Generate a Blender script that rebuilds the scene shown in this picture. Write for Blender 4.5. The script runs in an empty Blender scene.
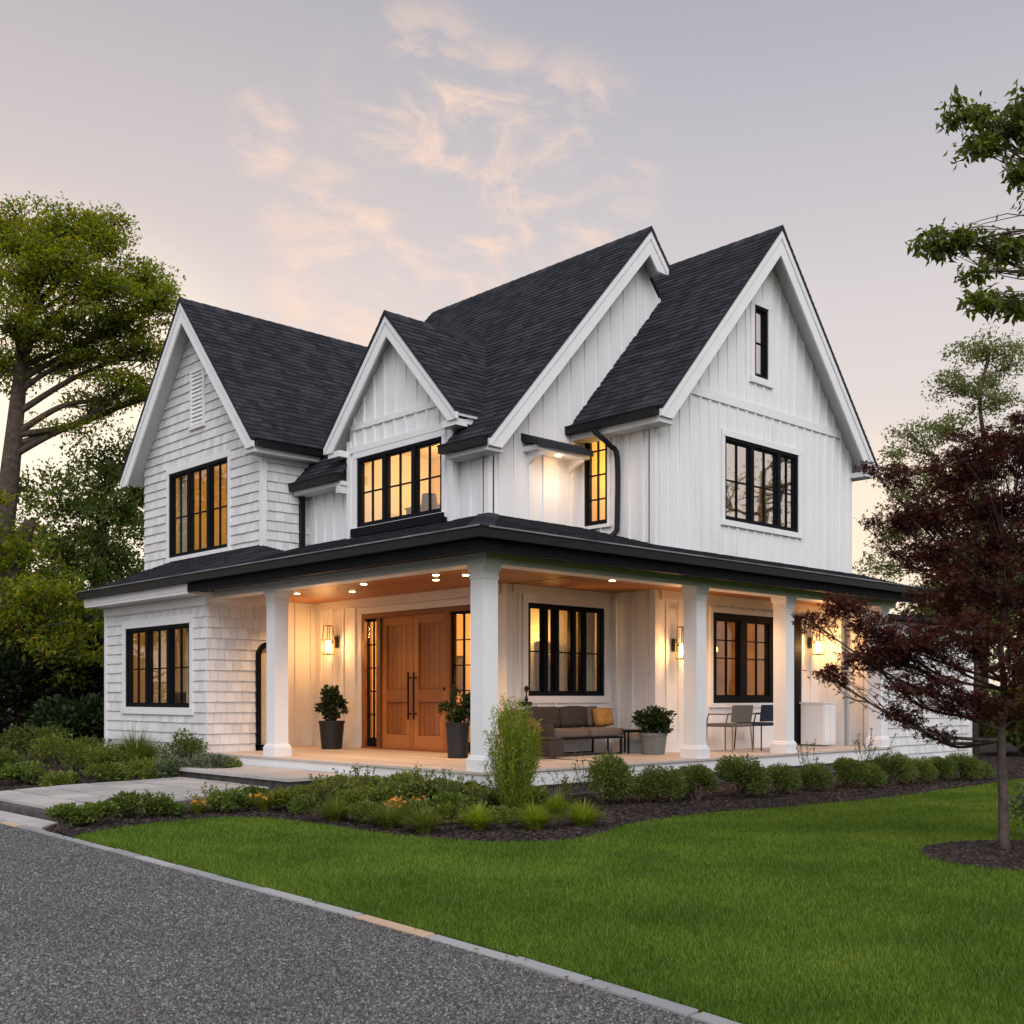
import bpy, bmesh, math, random
import numpy as np
from mathutils import Vector, noise as mnoise
R = math.radians
SC = bpy.context.scene
COL = SC.collection

# ------------------------------------------------------------------ camera
CAM = np.array([-9.5, -10.56, 1.38])
CU = np.array([.726, -.688, 0.0]); CW = np.array([.688, .726, 0.0])
cd = bpy.data.cameras.new('camera'); cam = bpy.data.objects.new('camera', cd); COL.objects.link(cam)
cam.location = CAM
cam.rotation_euler = (R(90), 0, math.atan2(-CW[0], CW[1]))
cd.sensor_width = 36; cd.lens = 36*1116/1024; cd.shift_y = (697-512)/1024
cd.clip_start = .05; cd.clip_end = 3000
SC.camera = cam

# ------------------------------------------------------------------ sky
SUN_EL, SUN_AZ = 32, 238          # soft dusk light from behind the camera (azimuth of the light's origin, degrees from +x)
wd = bpy.data.worlds.new('World'); SC.world = wd; wd.use_nodes = True
def build_world():
    nt = wd.node_tree; N = nt.nodes; L = nt.links; N.clear()
    out = N.new('ShaderNodeOutputWorld'); bg = N.new('ShaderNodeBackground'); bg2 = N.new('ShaderNodeBackground'); add = N.new('ShaderNodeAddShader')
    tc = N.new('ShaderNodeTexCoord')
    nrm = N.new('ShaderNodeVectorMath'); nrm.operation = 'NORMALIZE'; L.new(tc.outputs['Generated'], nrm.inputs[0])
    sep = N.new('ShaderNodeSeparateXYZ'); L.new(nrm.outputs[0], sep.inputs[0])
    ramp = N.new('ShaderNodeValToRGB'); L.new(sep.outputs['Z'], ramp.inputs[0])
    cr = ramp.color_ramp; cr.interpolation = 'B_SPLINE'
    pts = [(0.0, (.96, .79, .66)), (.12, (.93, .79, .70)), (.26, (.86, .765, .73)), (.38, (.69, .64, .66)), (.55, (.42, .43, .50)), (.8, (.34, .36, .44)), (1.0, (.32, .34, .42))]
    while len(cr.elements) < len(pts): cr.elements.new(.5)
    for e, (p, c) in zip(cr.elements, pts): e.position = p; e.color = (*c, 1)
    def dotdir(v):
        d = N.new('ShaderNodeVectorMath'); d.operation = 'DOT_PRODUCT'; L.new(nrm.outputs[0], d.inputs[0])
        v = Vector(v).normalized(); d.inputs[1].default_value = v; return d.outputs['Value']
    def lobe(v, p0, p1):
        m = N.new('ShaderNodeMapRange'); m.interpolation_type = 'SMOOTHSTEP'
        L.new(dotdir(v), m.inputs['Value']); m.inputs['From Min'].default_value = p0; m.inputs['From Max'].default_value = p1
        return m.outputs['Result']
    def mix(fac, a, b, mode='MIX'):
        m = N.new('ShaderNodeMix'); m.data_type = 'RGBA'; m.blend_type = mode
        if isinstance(fac, float): m.inputs['Factor'].default_value = fac
        else: L.new(fac, m.inputs['Factor'])
        for s, v in (('A', a), ('B', b)):
            inp = [i for i in m.inputs if i.name == s and i.type == 'RGBA'][0]
            if isinstance(v, tuple): inp.default_value = (*v, 1)
            else: L.new(v, inp)
        return [o for o in m.outputs if o.type == 'RGBA'][0]
    def wdir(px, py): return tuple(CW + CU*(px-512)/1116 + np.array([0, 0, 1])*(697-py)/1116)
    c = ramp.outputs['Color']
    # pale warm western side on the left, cooler right
    c = mix(lobe(wdir(-300, 350), .70, 1.0), c, (1.16, 1.08, 1.01), 'MULTIPLY')
    c = mix(lobe(wdir(40, 500), .968, .9998), c, (1.32, 1.12, .86))
    c = mix(lobe(wdir(880, 590), .988, .9997), c, (1.18, .95, .72))
    # wispy clouds
    mp = N.new('ShaderNodeMapping'); L.new(nrm.outputs[0], mp.inputs['Vector'])
    mp.inputs['Rotation'].default_value = (R(12), R(-24), R(-46)); mp.inputs['Scale'].default_value = (3.0, 7.5, 11)
    mp.inputs['Location'].default_value = (.35, .1, .62)
    nz = N.new('ShaderNodeTexNoise'); L.new(mp.outputs[0], nz.inputs['Vector'])
    nz.inputs['Scale'].default_value = 2.3; nz.inputs['Detail'].default_value = 9; nz.inputs['Roughness'].default_value = .62; nz.inputs['Distortion'].default_value = .45
    cm = N.new('ShaderNodeMapRange'); cm.interpolation_type = 'SMOOTHSTEP'; L.new(nz.outputs['Fac'], cm.inputs['Value'])
    cm.inputs['From Min'].default_value = .43; cm.inputs['From Max'].default_value = .66
    reg = None
    for px, py, a in ((420, 115, .9958), (555, 175, .9950), (360, 268, .9945), (262, 135, .9993), (485, 150, .9955), (460, 215, .9950)):
        o_ = lobe(wdir(px, py), a, 1-(1-a)*.08)
        if reg is None: reg = o_; continue
        mm = N.new('ShaderNodeMath'); mm.operation = 'MAXIMUM'; L.new(reg, mm.inputs[0]); L.new(o_, mm.inputs[1]); reg = mm.outputs[0]
    mu = N.new('ShaderNodeMath'); mu.operation = 'MULTIPLY'; L.new(cm.outputs['Result'], mu.inputs[0]); L.new(reg, mu.inputs[1])
    mu2 = N.new('ShaderNodeMath'); mu2.operation = 'MULTIPLY'; L.new(mu.outputs[0], mu2.inputs[0]); mu2.inputs[1].default_value = .66
    c = mix(mu2.outputs[0], c, (1.16, .82, .61))
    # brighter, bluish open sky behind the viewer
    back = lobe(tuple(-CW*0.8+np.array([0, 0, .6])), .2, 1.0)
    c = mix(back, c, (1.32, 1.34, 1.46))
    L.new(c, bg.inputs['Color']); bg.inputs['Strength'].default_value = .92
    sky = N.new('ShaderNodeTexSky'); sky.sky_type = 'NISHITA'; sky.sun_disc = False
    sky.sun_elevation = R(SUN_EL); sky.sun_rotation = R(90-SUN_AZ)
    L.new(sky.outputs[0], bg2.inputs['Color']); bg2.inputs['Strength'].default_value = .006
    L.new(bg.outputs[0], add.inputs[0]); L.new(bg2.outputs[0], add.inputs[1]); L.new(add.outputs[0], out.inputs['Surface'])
build_world()
sl = bpy.data.lights.new('sun', 'SUN'); sun = bpy.data.objects.new('sun', sl); COL.objects.link(sun)
sl.energy = 1.35; sl.angle = R(40); sl.color = (1.0, .95, .93)
_d = Vector((math.cos(R(SUN_AZ))*math.cos(R(SUN_EL)), math.sin(R(SUN_AZ))*math.cos(R(SUN_EL)), math.sin(R(SUN_EL))))
sun.rotation_euler = _d.to_track_quat('Z', 'Y').to_euler()
SC.view_settings.view_transform = 'Standard'; SC.view_settings.look = 'None'
SC.view_settings.exposure = 0.0; SC.view_settings.gamma = 1
SC.render.engine = 'CYCLES'
SC.cycles.max_bounces = 8; SC.cycles.diffuse_bounces = 4; SC.cycles.transparent_max_bounces = 16
SC.cycles.sample_clamp_indirect = 4; SC.cycles.caustics_reflective = False; SC.cycles.caustics_refractive = False

# ------------------------------------------------------------------ helpers
def at(px, py, D): return CAM + CW*D + CU*(px-512)/1116*D + np.array([0, 0, 1])*(697-py)/1116*D
def ground(px, py, z=0.0):
    r = CW + CU*(px-512)/1116 + np.array([0, 0, 1])*(697-py)/1116
    return CAM + r*((z-CAM[2])/r[2])
def wloc(o):
    l = Vector((0, 0, 0))
    while o is not None: l += o.location; o = o.parent
    return l
def tag(o, label=None, cat=None, group=None, kind=None):
    if label: o['label'] = label
    if cat: o['category'] = cat
    if group: o['group'] = group
    if kind: o['kind'] = kind
    return o
def empty(name, loc, label, cat, group=None):
    o = bpy.data.objects.new(name, None); COL.objects.link(o); o.location = Vector(tuple(loc)); o.empty_display_size = .2
    return tag(o, label, cat, group)
def link_mesh(name, me, mat, parent=None, origin=None):
    me.materials.append(mat)
    o = bpy.data.objects.new(name, me); COL.objects.link(o)
    if parent is not None:
        off = wloc(parent); o.parent = parent
    elif origin is not None:
        off = Vector(tuple(origin)); o.location = off
    else: off = Vector((0, 0, 0))
    if off.length > 0:
        n = len(me.vertices); a = np.empty(n*3, np.float32); me.vertices.foreach_get('co', a)
        a = a.reshape(-1, 3)-np.array(off, np.float32); me.vertices.foreach_set('co', a.ravel()); me.update()
    return o
def np_mesh(V, nv):
    """V: (n*nv,3) coordinates, every face nv verts, unshared"""
    V = np.asarray(V, np.float32).reshape(-1, 3); n = len(V)//nv
    me = bpy.data.meshes.new('m'); me.vertices.add(len(V)); me.vertices.foreach_set('co', V.ravel())
    me.loops.add(len(V)); me.loops.foreach_set('vertex_index', np.arange(len(V), dtype=np.int32))
    me.polygons.add(n); me.polygons.foreach_set('loop_start', np.arange(0, len(V), nv, dtype=np.int32))
    me.update(calc_edges=True); return me

class MB:
    def __init__(s): s.v = []; s.f = []
    def add(s, vs, fs):
        b = len(s.v); s.v.extend([tuple(map(float, p)) for p in vs]); s.f.extend([tuple(i+b for i in f) for f in fs])
    def box(s, x0, x1, y0, y1, z0, z1):
        x0, x1 = sorted((x0, x1)); y0, y1 = sorted((y0, y1)); z0, z1 = sorted((z0, z1))
        s.add([(x0, y0, z0), (x1, y0, z0), (x1, y1, z0), (x0, y1, z0), (x0, y0, z1), (x1, y0, z1), (x1, y1, z1), (x0, y1, z1)],
              [(0, 3, 2, 1), (4, 5, 6, 7), (0, 1, 5, 4), (1, 2, 6, 5), (2, 3, 7, 6), (3, 0, 4, 7)]); return s
    def prism(s, poly, off):
        p = [Vector(tuple(q)) for q in poly]; o = Vector(tuple(off)); n = len(p)
        s.add(p+[q+o for q in p], [tuple(range(n))[::-1], tuple(range(n, 2*n))]+[(i, (i+1) % n, n+(i+1) % n, n+i) for i in range(n)]); return s
    def bar(s, a, b, w, h, up=(0, 0, 1)):
        a = Vector(tuple(a)); b = Vector(tuple(b)); d = (b-a).normalized(); u = Vector(up)
        if abs(d.dot(u)) > .99: u = Vector((1, 0, 0))
        x = d.cross(u).normalized()*w/2; y = x.cross(d).normalized()*h/2
        s.prism([a+x+y, a-x+y, a-x-y, a+x-y], b-a); return s
    def tube(s, pts, rad, n=8, cap=True):
        P = [Vector(tuple(p)) for p in pts]; rad = rad if hasattr(rad, '__len__') else [rad]*len(P)
        vs = []; fs = []; pd = None
        for i, p in enumerate(P):
            d = (P[min(i+1, len(P)-1)]-P[max(i-1, 0)])
            d = d.normalized() if d.length > 1e-9 else Vector((0, 0, 1))
            ref = Vector((0, 0, 1)) if abs(d.z) < .9 else Vector((1, 0, 0))
            if pd is None: x = d.cross(ref).normalized()
            else:
                x = (pd-d*pd.dot(d)); x = x.normalized() if x.length > 1e-6 else d.cross(ref).normalized()
            pd = x; y = d.cross(x)
            for k in range(n):
                a = 2*math.pi*k/n; vs.append(p+(x*math.cos(a)+y*math.sin(a))*rad[i])
        for i in range(len(P)-1):
            for k in range(n):
                fs.append((i*n+k, i*n+(k+1) % n, (i+1)*n+(k+1) % n, (i+1)*n+k))
        if cap: fs.append(tuple(range(n))[::-1]); fs.append(tuple((len(P)-1)*n+k for k in range(n)))
        s.add(vs, fs); return s
    def lathe(s, prof, c, n=20, sq=False):
        vs = []; fs = []
        for r, z in prof:
            for k in range(n):
                a = 2*math.pi*(k+.5)/n; rr = r*math.sqrt(2) if sq else r
                vs.append((c[0]+rr*math.cos(a), c[1]+rr*math.sin(a), c[2]+z))
        m = len(prof)
        for i in range(m-1):
            for k in range(n): fs.append((i*n+k, i*n+(k+1) % n, (i+1)*n+(k+1) % n, (i+1)*n+k))
        fs.append(tuple(range(n))[::-1]); fs.append(tuple((m-1)*n+k for k in range(n)))
        s.add(vs, fs); return s
    def build(s, name, mat, parent=None, origin=None, smooth=False, bevel=0, fix=True):
        me = bpy.data.meshes.new(name); me.from_pydata(s.v, [], s.f)
        if fix and len(s.v) < 60000:
            bm = bmesh.new(); bm.from_mesh(me); bmesh.ops.recalc_face_normals(bm, faces=bm.faces)
            if bevel: bmesh.ops.bevel(bm, geom=list(bm.edges), offset=bevel, segments=2, affect='EDGES', profile=.6)
            bm.to_mesh(me); bm.free()
        if smooth:
            for p in me.polygons: p.use_smooth = True
        return link_mesh(name, me, mat, parent, origin)

# ------------------------------------------------------------------ materials
def newmat(name):
    m = bpy.data.materials.new(name); m.use_nodes = True
    nt = m.node_tree; b = nt.nodes['Principled BSDF']; return m, nt, b
def nd(nt, t, **kw):
    n = nt.nodes.new(t)
    for k, v in kw.items(): setattr(n, k, v)
    return n
def rampn(nt, src, stops):
    r = nd(nt, 'ShaderNodeValToRGB'); nt.links.new(src, r.inputs[0]); cr = r.color_ramp
    while len(cr.elements) < len(stops): cr.elements.new(.5)
    for e, (p, c) in zip(cr.elements, stops): e.position = p; e.color = (*c, 1)
    return r.outputs['Color']
def coords(nt, scale=(1, 1, 1), rot=(0, 0, 0)):
    t = nd(nt, 'ShaderNodeNewGeometry'); mp = nd(nt, 'ShaderNodeMapping'); nt.links.new(t.outputs['Position'], mp.inputs['Vector'])
    mp.inputs['Scale'].default_value = scale; mp.inputs['Rotation'].default_value = rot; return mp.outputs[0]
def noise(nt, vec, scale, detail=4, rough=.55):
    n = nd(nt, 'ShaderNodeTexNoise'); nt.links.new(vec, n.inputs['Vector']); n.inputs['Scale'].default_value = scale
    n.inputs['Detail'].default_value = detail; n.inputs['Roughness'].default_value = rough; return n.outputs['Fac']
def bump(nt, b, h, strength=.3, dist=.01):
    n = nd(nt, 'ShaderNodeBump'); nt.links.new(h, n.inputs['Height']); n.inputs['Strength'].default_value = strength; n.inputs['Distance'].default_value = dist
    nt.links.new(n.outputs[0], b.inputs['Normal'])
def simple(name, col, rough=.6, metal=0, var=.12, nscale=6, bs=.15, bscale=60, spec=.4):
    m, nt, b = newmat(name); v = coords(nt)
    c0 = tuple(max(0, x*(1-var)) for x in col); c1 = tuple(min(1, x*(1+var)) for x in col)
    nt.links.new(rampn(nt, noise(nt, v, nscale), [(.3, c0), (.7, c1)]), b.inputs['Base Color'])
    b.inputs['Roughness'].default_value = rough; b.inputs['Metallic'].default_value = metal; b.inputs['Specular IOR Level'].default_value = spec
    if bs: bump(nt, b, noise(nt, v, bscale, 3), bs, .004)
    return m
def island(name, stops, rough=.8, nscale=3, bs=.4, bscale=90, mixn=.35, stretch=(1, 1, 1), spec=.3):
    m, nt, b = newmat(name); g = nd(nt, 'ShaderNodeNewGeometry'); v = coords(nt, stretch)
    nz = noise(nt, v, nscale, 5)
    mx = nd(nt, 'ShaderNodeMix', data_type='FLOAT'); mx.inputs['Factor'].default_value = mixn
    nt.links.new(g.outputs['Random Per Island'], mx.inputs[2]); nt.links.new(nz, mx.inputs[3])
    nt.links.new(rampn(nt, mx.outputs[0], stops), b.inputs['Base Color'])
    b.inputs['Roughness'].default_value = rough; b.inputs['Specular IOR Level'].default_value = spec
    if bs: bump(nt, b, noise(nt, coords(nt, stretch), bscale, 3), bs, .004)
    return m
def leafmat(name, stops, trans=.35, rough=.55, nsc=1.3, nmix=.4):
    m, nt, b = newmat(name); g = nd(nt, 'ShaderNodeNewGeometry')
    nz = noise(nt, coords(nt), nsc, 6 if nsc < 1 else 3)
    mx = nd(nt, 'ShaderNodeMix', data_type='FLOAT'); mx.inputs['Factor'].default_value = nmix
    nt.links.new(g.outputs['Random Per Island'], mx.inputs[2]); nt.links.new(nz, mx.inputs[3])
    c = rampn(nt, mx.outputs[0], stops); nt.links.new(c, b.inputs['Base Color'])
    b.inputs['Roughness'].default_value = rough; b.inputs['Specular IOR Level'].default_value = .35
    t = nd(nt, 'ShaderNodeBsdfTranslucent')
    hs = nd(nt, 'ShaderNodeHueSaturation'); nt.links.new(c, hs.inputs['Color']); hs.inputs['Value'].default_value = 1.7; hs.inputs['Saturation'].default_value = 1.1; hs.inputs['Hue'].default_value = .49
    nt.links.new(hs.outputs[0], t.inputs['Color'])
    ms = nd(nt, 'ShaderNodeMixShader'); ms.inputs[0].default_value = trans
    nt.links.new(b.outputs[0], ms.inputs[1]); nt.links.new(t.outputs[0], ms.inputs[2])
    nt.links.new(ms.outputs[0], nt.nodes['Material Output'].inputs['Surface']); return m
def wood(name, c0, c1, grain=(1, 1, 1), rough=.45, plank=None):
    m, nt, b = newmat(name); v = coords(nt, grain)
    nz = noise(nt, v, 14, 6, .6); nz2 = noise(nt, coords(nt), 1.2, 2)
    mx = nd(nt, 'ShaderNodeMix', data_type='FLOAT'); mx.inputs['Factor'].default_value = .35
    nt.links.new(nz, mx.inputs[2])
    g = nd(nt, 'ShaderNodeNewGeometry'); nt.links.new(g.outputs['Random Per Island'], mx.inputs[3])
    nt.links.new(rampn(nt, mx.outputs[0], [(.3, c0), (.7, c1)]), b.inputs['Base Color'])
    b.inputs['Roughness'].default_value = rough; bump(nt, b, nz, .15, .003); return m
def emit(name, col, s):
    m, nt, b = newmat(name); b.inputs['Base Color'].default_value = (*col, 1); b.inputs['Emission Color'].default_value = (*col, 1); b.inputs['Emission Strength'].default_value = s; return m
def glass(name, refl, rough=.02, warp=0):
    m, nt, b = newmat(name)
    t = nd(nt, 'ShaderNodeBsdfTransparent'); t.inputs[0].default_value = (.97, .98, .97, 1)
    gl = nd(nt, 'ShaderNodeBsdfGlossy'); gl.inputs['Roughness'].default_value = rough
    fr = nd(nt, 'ShaderNodeLayerWeight'); fr.inputs['Blend'].default_value = .35
    mr = nd(nt, 'ShaderNodeMapRange'); nt.links.new(fr.outputs['Facing'], mr.inputs['Value'])
    mr.inputs['To Min'].default_value = refl; mr.inputs['To Max'].default_value = min(1, refl+.20)
    ms = nd(nt, 'ShaderNodeMixShader'); nt.links.new(mr.outputs[0], ms.inputs[0])
    nt.links.new(t.outputs[0], ms.inputs[1]); nt.links.new(gl.outputs[0], ms.inputs[2])
    bn = nd(nt, 'ShaderNodeBump'); bn.inputs['Strength'].default_value = .12; bn.inputs['Distance'].default_value = .01
    nt.links.new(noise(nt, coords(nt), 1.5, 2), bn.inputs['Height']); nt.links.new(bn.outputs[0], gl.inputs['Normal'])
    nt.links.new(ms.outputs[0], nt.nodes['Material Output'].inputs['Surface']); return m

M = {}
def siding():
    m, nt, b = newmat('white_siding'); a = noise(nt, coords(nt, (3.2, 3.2, .22)), 2.0, 6, .62); c = noise(nt, coords(nt), .9, 4, .6)
    mx = nd(nt, 'ShaderNodeMix', data_type='FLOAT'); mx.inputs['Factor'].default_value = .45; nt.links.new(a, mx.inputs[2]); nt.links.new(c, mx.inputs[3])
    nt.links.new(rampn(nt, mx.outputs[0], [(.28, (.665, .65, .635)), (.45, (.79, .785, .785)), (.7, (.83, .83, .84))]), b.inputs['Base Color'])
    b.inputs['Roughness'].default_value = .6; bump(nt, b, noise(nt, coords(nt, (30, 30, 2)), 2, 4), .2, .004); return m
M['siding'] = siding()
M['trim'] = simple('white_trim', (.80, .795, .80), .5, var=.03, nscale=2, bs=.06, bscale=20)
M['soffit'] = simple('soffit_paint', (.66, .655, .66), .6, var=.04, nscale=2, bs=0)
M['shake'] = island('white_shingle_siding', [(.1, (.60, .59, .585)), (.5, (.70, .695, .69)), (.9, (.78, .775, .77))], .7, 4, .5, 60, .4, (1, 1, .15))
M['roof'] = island('asphalt_roof_shingle', [(.1, (.021, .022, .027)), (.5, (.033, .035, .042)), (.9, (.050, .052, .060))], .95, 2, .7, 220, .3, spec=.1)
M['black'] = simple('black_metal', (.008, .009, .010), .45, 0, .2, bs=.03, spec=.22)
M['lip_glint'] = simple('gutter_lip_glint', (.16, .16, .17), .5, 0, .6, nscale=1.6, bs=0)  # lighter grey stands in for the highlight on the black gutter's top edge
M['frame'] = simple('black_window_frame', (.006, .007, .010), .6, 0, .15, bs=.02, spec=.1)
M['door'] = wood('oak_door', (.19, .062, .016), (.42, .165, .045), (9, 9, .35), .42)
M['doorframe'] = wood('oak_frame', (.15, .05, .014), (.27, .10, .03), (7, 7, .45), .45)
M['ceil'] = wood('cedar_ceiling', (.26, .085, .020), (.42, .165, .045), (4, .3, 1), .5)
M['deck'] = wood('pale_deck_board', (.42, .36, .32), (.60, .53, .47), (.4, 5, 1), .6)
M['room_dark'] = simple('dark_panelling', (.42, .24, .10), .8, var=.3, nscale=2, bs=0)
M['room'] = simple('warm_plaster', (.74, .60, .40), .8, var=.05, nscale=1.5, bs=0)
M['roomfloor'] = wood('indoor_oak_floor', (.20, .11, .05), (.30, .18, .09), (1, 5, 1), .4)
M['curtain'] = simple('linen_curtain', (.62, .55, .43), .9, var=.08, nscale=8, bs=.1)
M['glass'] = glass('window_glass', .015)
M['glass_up'] = glass('upper_window_glass', .08)
M['glass_gable'] = glass('gable_window_glass', .62)
M['bulb'] = emit('warm_bulb', (1.0, .62, .22), 28)
M['shade_lit'] = emit('lit_lamp_shade', (1.0, .58, .20), 7)
M['downlight'] = emit('downlight_lens', (1.0, .66, .32), 30)
M['brass'] = simple('aged_brass', (.30, .19, .08), .35, .8, .2, bs=.05)
M['lampglass'] = glass('lantern_glass', .06)
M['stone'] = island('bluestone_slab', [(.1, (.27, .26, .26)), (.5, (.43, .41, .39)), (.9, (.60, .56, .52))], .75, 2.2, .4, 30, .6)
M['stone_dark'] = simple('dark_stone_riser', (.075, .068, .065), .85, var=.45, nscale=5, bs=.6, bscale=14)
M['kerb'] = island('kerb_stone', [(.05, (.27, .27, .275)), (.6, (.36, .36, .36)), (.80, (.42, .41, .41)), (.84, (.56, .40, .27))], .85, 3, .5, 60, .12)
M['concrete'] = simple('concrete_apron', (.46, .44, .43), .85, var=.10, nscale=3, bs=.3, bscale=60)
M['lattice'] = simple('grey_lattice', (.13, .12, .12), .8, var=.3, nscale=8, bs=.2)
M['pot_black'] = simple('black_planter', (.016, .017, .019), .55, 0, .25, nscale=12, bs=.15)
M['pot_grey'] = simple('grey_stone_planter', (.17, .18, .175), .8, 0, .15, nscale=10, bs=.3)
M['soil'] = simple('dark_soil', (.02, .014, .010), .95, var=.4, nscale=30, bs=.6)
M['cushion'] = simple('brown_cushion', (.050, .039, .036), .9, var=.15, nscale=10, bs=.3, bscale=180)
M['cushion_top'] = simple('taupe_cushion', (.13, .105, .095), .9, var=.12, nscale=10, bs=.3, bscale=180)
M['yellow'] = simple('ochre_cushion', (.42, .22, .06), .9, var=.25, nscale=14, bs=.5, bscale=80)
M['navy'] = simple('navy_fabric', (.018, .028, .055), .85, var=.2, nscale=10, bs=.2, bscale=150)
M['wicker'] = simple('grey_wicker', (.12, .11, .105), .7, var=.3, nscale=60, bs=.5, bscale=120)
M['bark'] = simple('brown_bark', (.075, .055, .042), .95, var=.45, nscale=9, bs=.9, bscale=22)
M['bark_maple'] = simple('grey_maple_bark', (.07, .052, .043), .9, var=.45, nscale=14, bs=.8, bscale=40)
M['darkwood'] = simple('dark_walnut', (.05, .028, .016), .5, var=.2, bs=.1)
M['books'] = island('mixed_books', [(.1, (.05, .04, .05)), (.4, (.25, .10, .05)), (.6, (.35, .30, .22)), (.9, (.06, .09, .12))], .7, bs=0, mixn=.05)
L_ = lambda n, a, b, c, t=.35: leafmat(n, [(.15, a), (.5, b), (.88, c)], t)
M['leaf_big'] = L_('yellow_green_leaf', (.065, .105, .012), (.14, .195, .022), (.38, .31, .04), .62)
M['leaf_mid'] = L_('mid_green_leaf', (.045, .075, .018), (.095, .145, .032), (.22, .23, .06), .55)
M['leaf_dark'] = L_('dark_green_leaf', (.010, .018, .008), (.020, .032, .011), (.045, .058, .020), .2)
M['leaf_pale'] = L_('pale_green_leaf', (.09, .12, .035), (.16, .19, .06), (.26, .26, .09), .5)
M['leaf_branch'] = L_('fresh_green_leaf', (.045, .070, .012), (.095, .135, .022), (.20, .22, .04), .5)
M['leaf_maple'] = L_('purple_maple_leaf', (.024, .009, .009), (.065, .020, .016), (.22, .070, .040), .5)
M['leaf_box'] = L_('box_shrub_leaf', (.055, .084, .018), (.11, .155, .032), (.22, .26, .06), .38)
M['leaf_pot'] = L_('glossy_pot_leaf', (.010, .024, .008), (.024, .048, .014), (.06, .085, .025), .2)
M['leaf_lime'] = L_('lime_leaf', (.11, .16, .014), (.21, .28, .026), (.34, .38, .06), .45)
M['leaf_peren'] = L_('perennial_leaf', (.058, .090, .018), (.12, .175, .035), (.26, .31, .07), .42)
M['leaf_yellow'] = L_('yellowish_leaf', (.07, .11, .02), (.14, .18, .03), (.26, .26, .04), .35)
M['leaf_tan'] = L_('tan_grass_leaf', (.12, .11, .04), (.20, .19, .08), (.33, .28, .13), .4)
M['leaf_grey'] = L_('grey_green_leaf', (.05, .075, .04), (.10, .135, .08), (.20, .24, .15), .3)
M['petal'] = island('orange_petal', [(.1, (.55, .10, .03)), (.5, (.65, .22, .04)), (.9, (.70, .42, .06))], .7, bs=0)
M['mulchchip'] = island('bark_chip', [(.1, (.012, .008, .007)), (.5, (.032, .020, .017)), (.9, (.085, .058, .048))], .95, 8, .3, 90, .2)
M['pebble'] = island('gravel_stone', [(.08, (.040, .039, .039)), (.44, (.108, .105, .103)), (.76, (.195, .190, .187)), (.95, (.35, .34, .335))], .85, .7, .2, 200, .24)

def blade_mat():
    m = leafmat('lawn_blade', [(.30, (.046, .098, .007)), (.5, (.096, .176, .013)), (.70, (.21, .29, .038))], .33, nsc=.75, nmix=.62)
    return m
M['blade'] = blade_mat()
def lawn_mat():
    m, nt, b = newmat('lawn_soil'); v = coords(nt)
    nt.links.new(rampn(nt, noise(nt, v, 3, 8, .7), [(.3, (.034, .066, .007)), (.7, (.062, .112, .012))]), b.inputs['Base Color'])
    b.inputs['Roughness'].default_value = .95; b.inputs['Specular IOR Level'].default_value = .1
    bump(nt, b, noise(nt, v, 160, 3), .6, .02); return m
M['lawn'] = lawn_mat()
def gravel_mat():
    m, nt, b = newmat('gravel_bed'); v = coords(nt)
    vo = nd(nt, 'ShaderNodeTexVoronoi'); nt.links.new(v, vo.inputs['Vector']); vo.inputs['Scale'].default_value = 95
    mx = nd(nt, 'ShaderNodeMix', data_type='FLOAT'); mx.inputs['Factor'].default_value = .4
    sp = nd(nt, 'ShaderNodeSeparateColor'); nt.links.new(vo.outputs['Color'], sp.inputs[0])
    nt.links.new(sp.outputs[0], mx.inputs[2]); nt.links.new(noise(nt, v, 1.1, 5, .7), mx.inputs[3])
    nt.links.new(rampn(nt, mx.outputs[0], [(.15, (.036, .034, .032)), (.5, (.102, .097, .092)), (.85, (.205, .196, .188))]), b.inputs['Base Color'])
    b.inputs['Roughness'].default_value = .9
    iv = nd(nt, 'ShaderNodeMath', operation='MULTIPLY'); nt.links.new(vo.outputs['Distance'], iv.inputs[0]); iv.inputs[1].default_value = -1
    bump(nt, b, iv.outputs[0], 1.0, .012); return m
M['gravel'] = gravel_mat()
M['mulch'] = simple('mulch_base', (.022, .015, .013), .95, var=.5, nscale=40, bs=.9, bscale=90)
M['ground'] = simple('meadow_ground', (.030, .050, .014), .95, var=.35, nscale=.8, bs=.5, bscale=40)

# ------------------------------------------------------------------ 2D clipping
def clip_half(poly, a, b, c):
    out = []; n = len(poly)
    for i in range(n):
        p, q = poly[i], poly[(i+1) % n]; dp = a*p[0]+b*p[1]-c; dq = a*q[0]+b*q[1]-c
        if dp >= -1e-9: out.append(p)
        if (dp > 1e-9 and dq < -1e-9) or (dp < -1e-9 and dq > 1e-9):
            t = dp/(dp-dq); out.append((p[0]+(q[0]-p[0])*t, p[1]+(q[1]-p[1])*t))
    return out
def ccw(poly):
    A = sum(poly[i][0]*poly[(i+1) % len(poly)][1]-poly[(i+1) % len(poly)][0]*poly[i][1] for i in range(len(poly)))
    return poly if A > 0 else poly[::-1]
def clip_convex(sub, conv):
    conv = ccw(conv); p = sub
    for i in range(len(conv)):
        a, b = conv[i], conv[(i+1) % len(conv)]; nx, ny = -(b[1]-a[1]), b[0]-a[0]
        p = clip_half(p, nx, ny, nx*a[0]+ny*a[1])
        if len(p) < 3: return []
    return p
def area(p): return abs(sum(p[i][0]*p[(i+1) % len(p)][1]-p[(i+1) % len(p)][0]*p[i][1] for i in range(len(p))))/2
def rect(u0, u1, v0, v1): return [(u0, v0), (u1, v0), (u1, v1), (u0, v1)]
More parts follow.
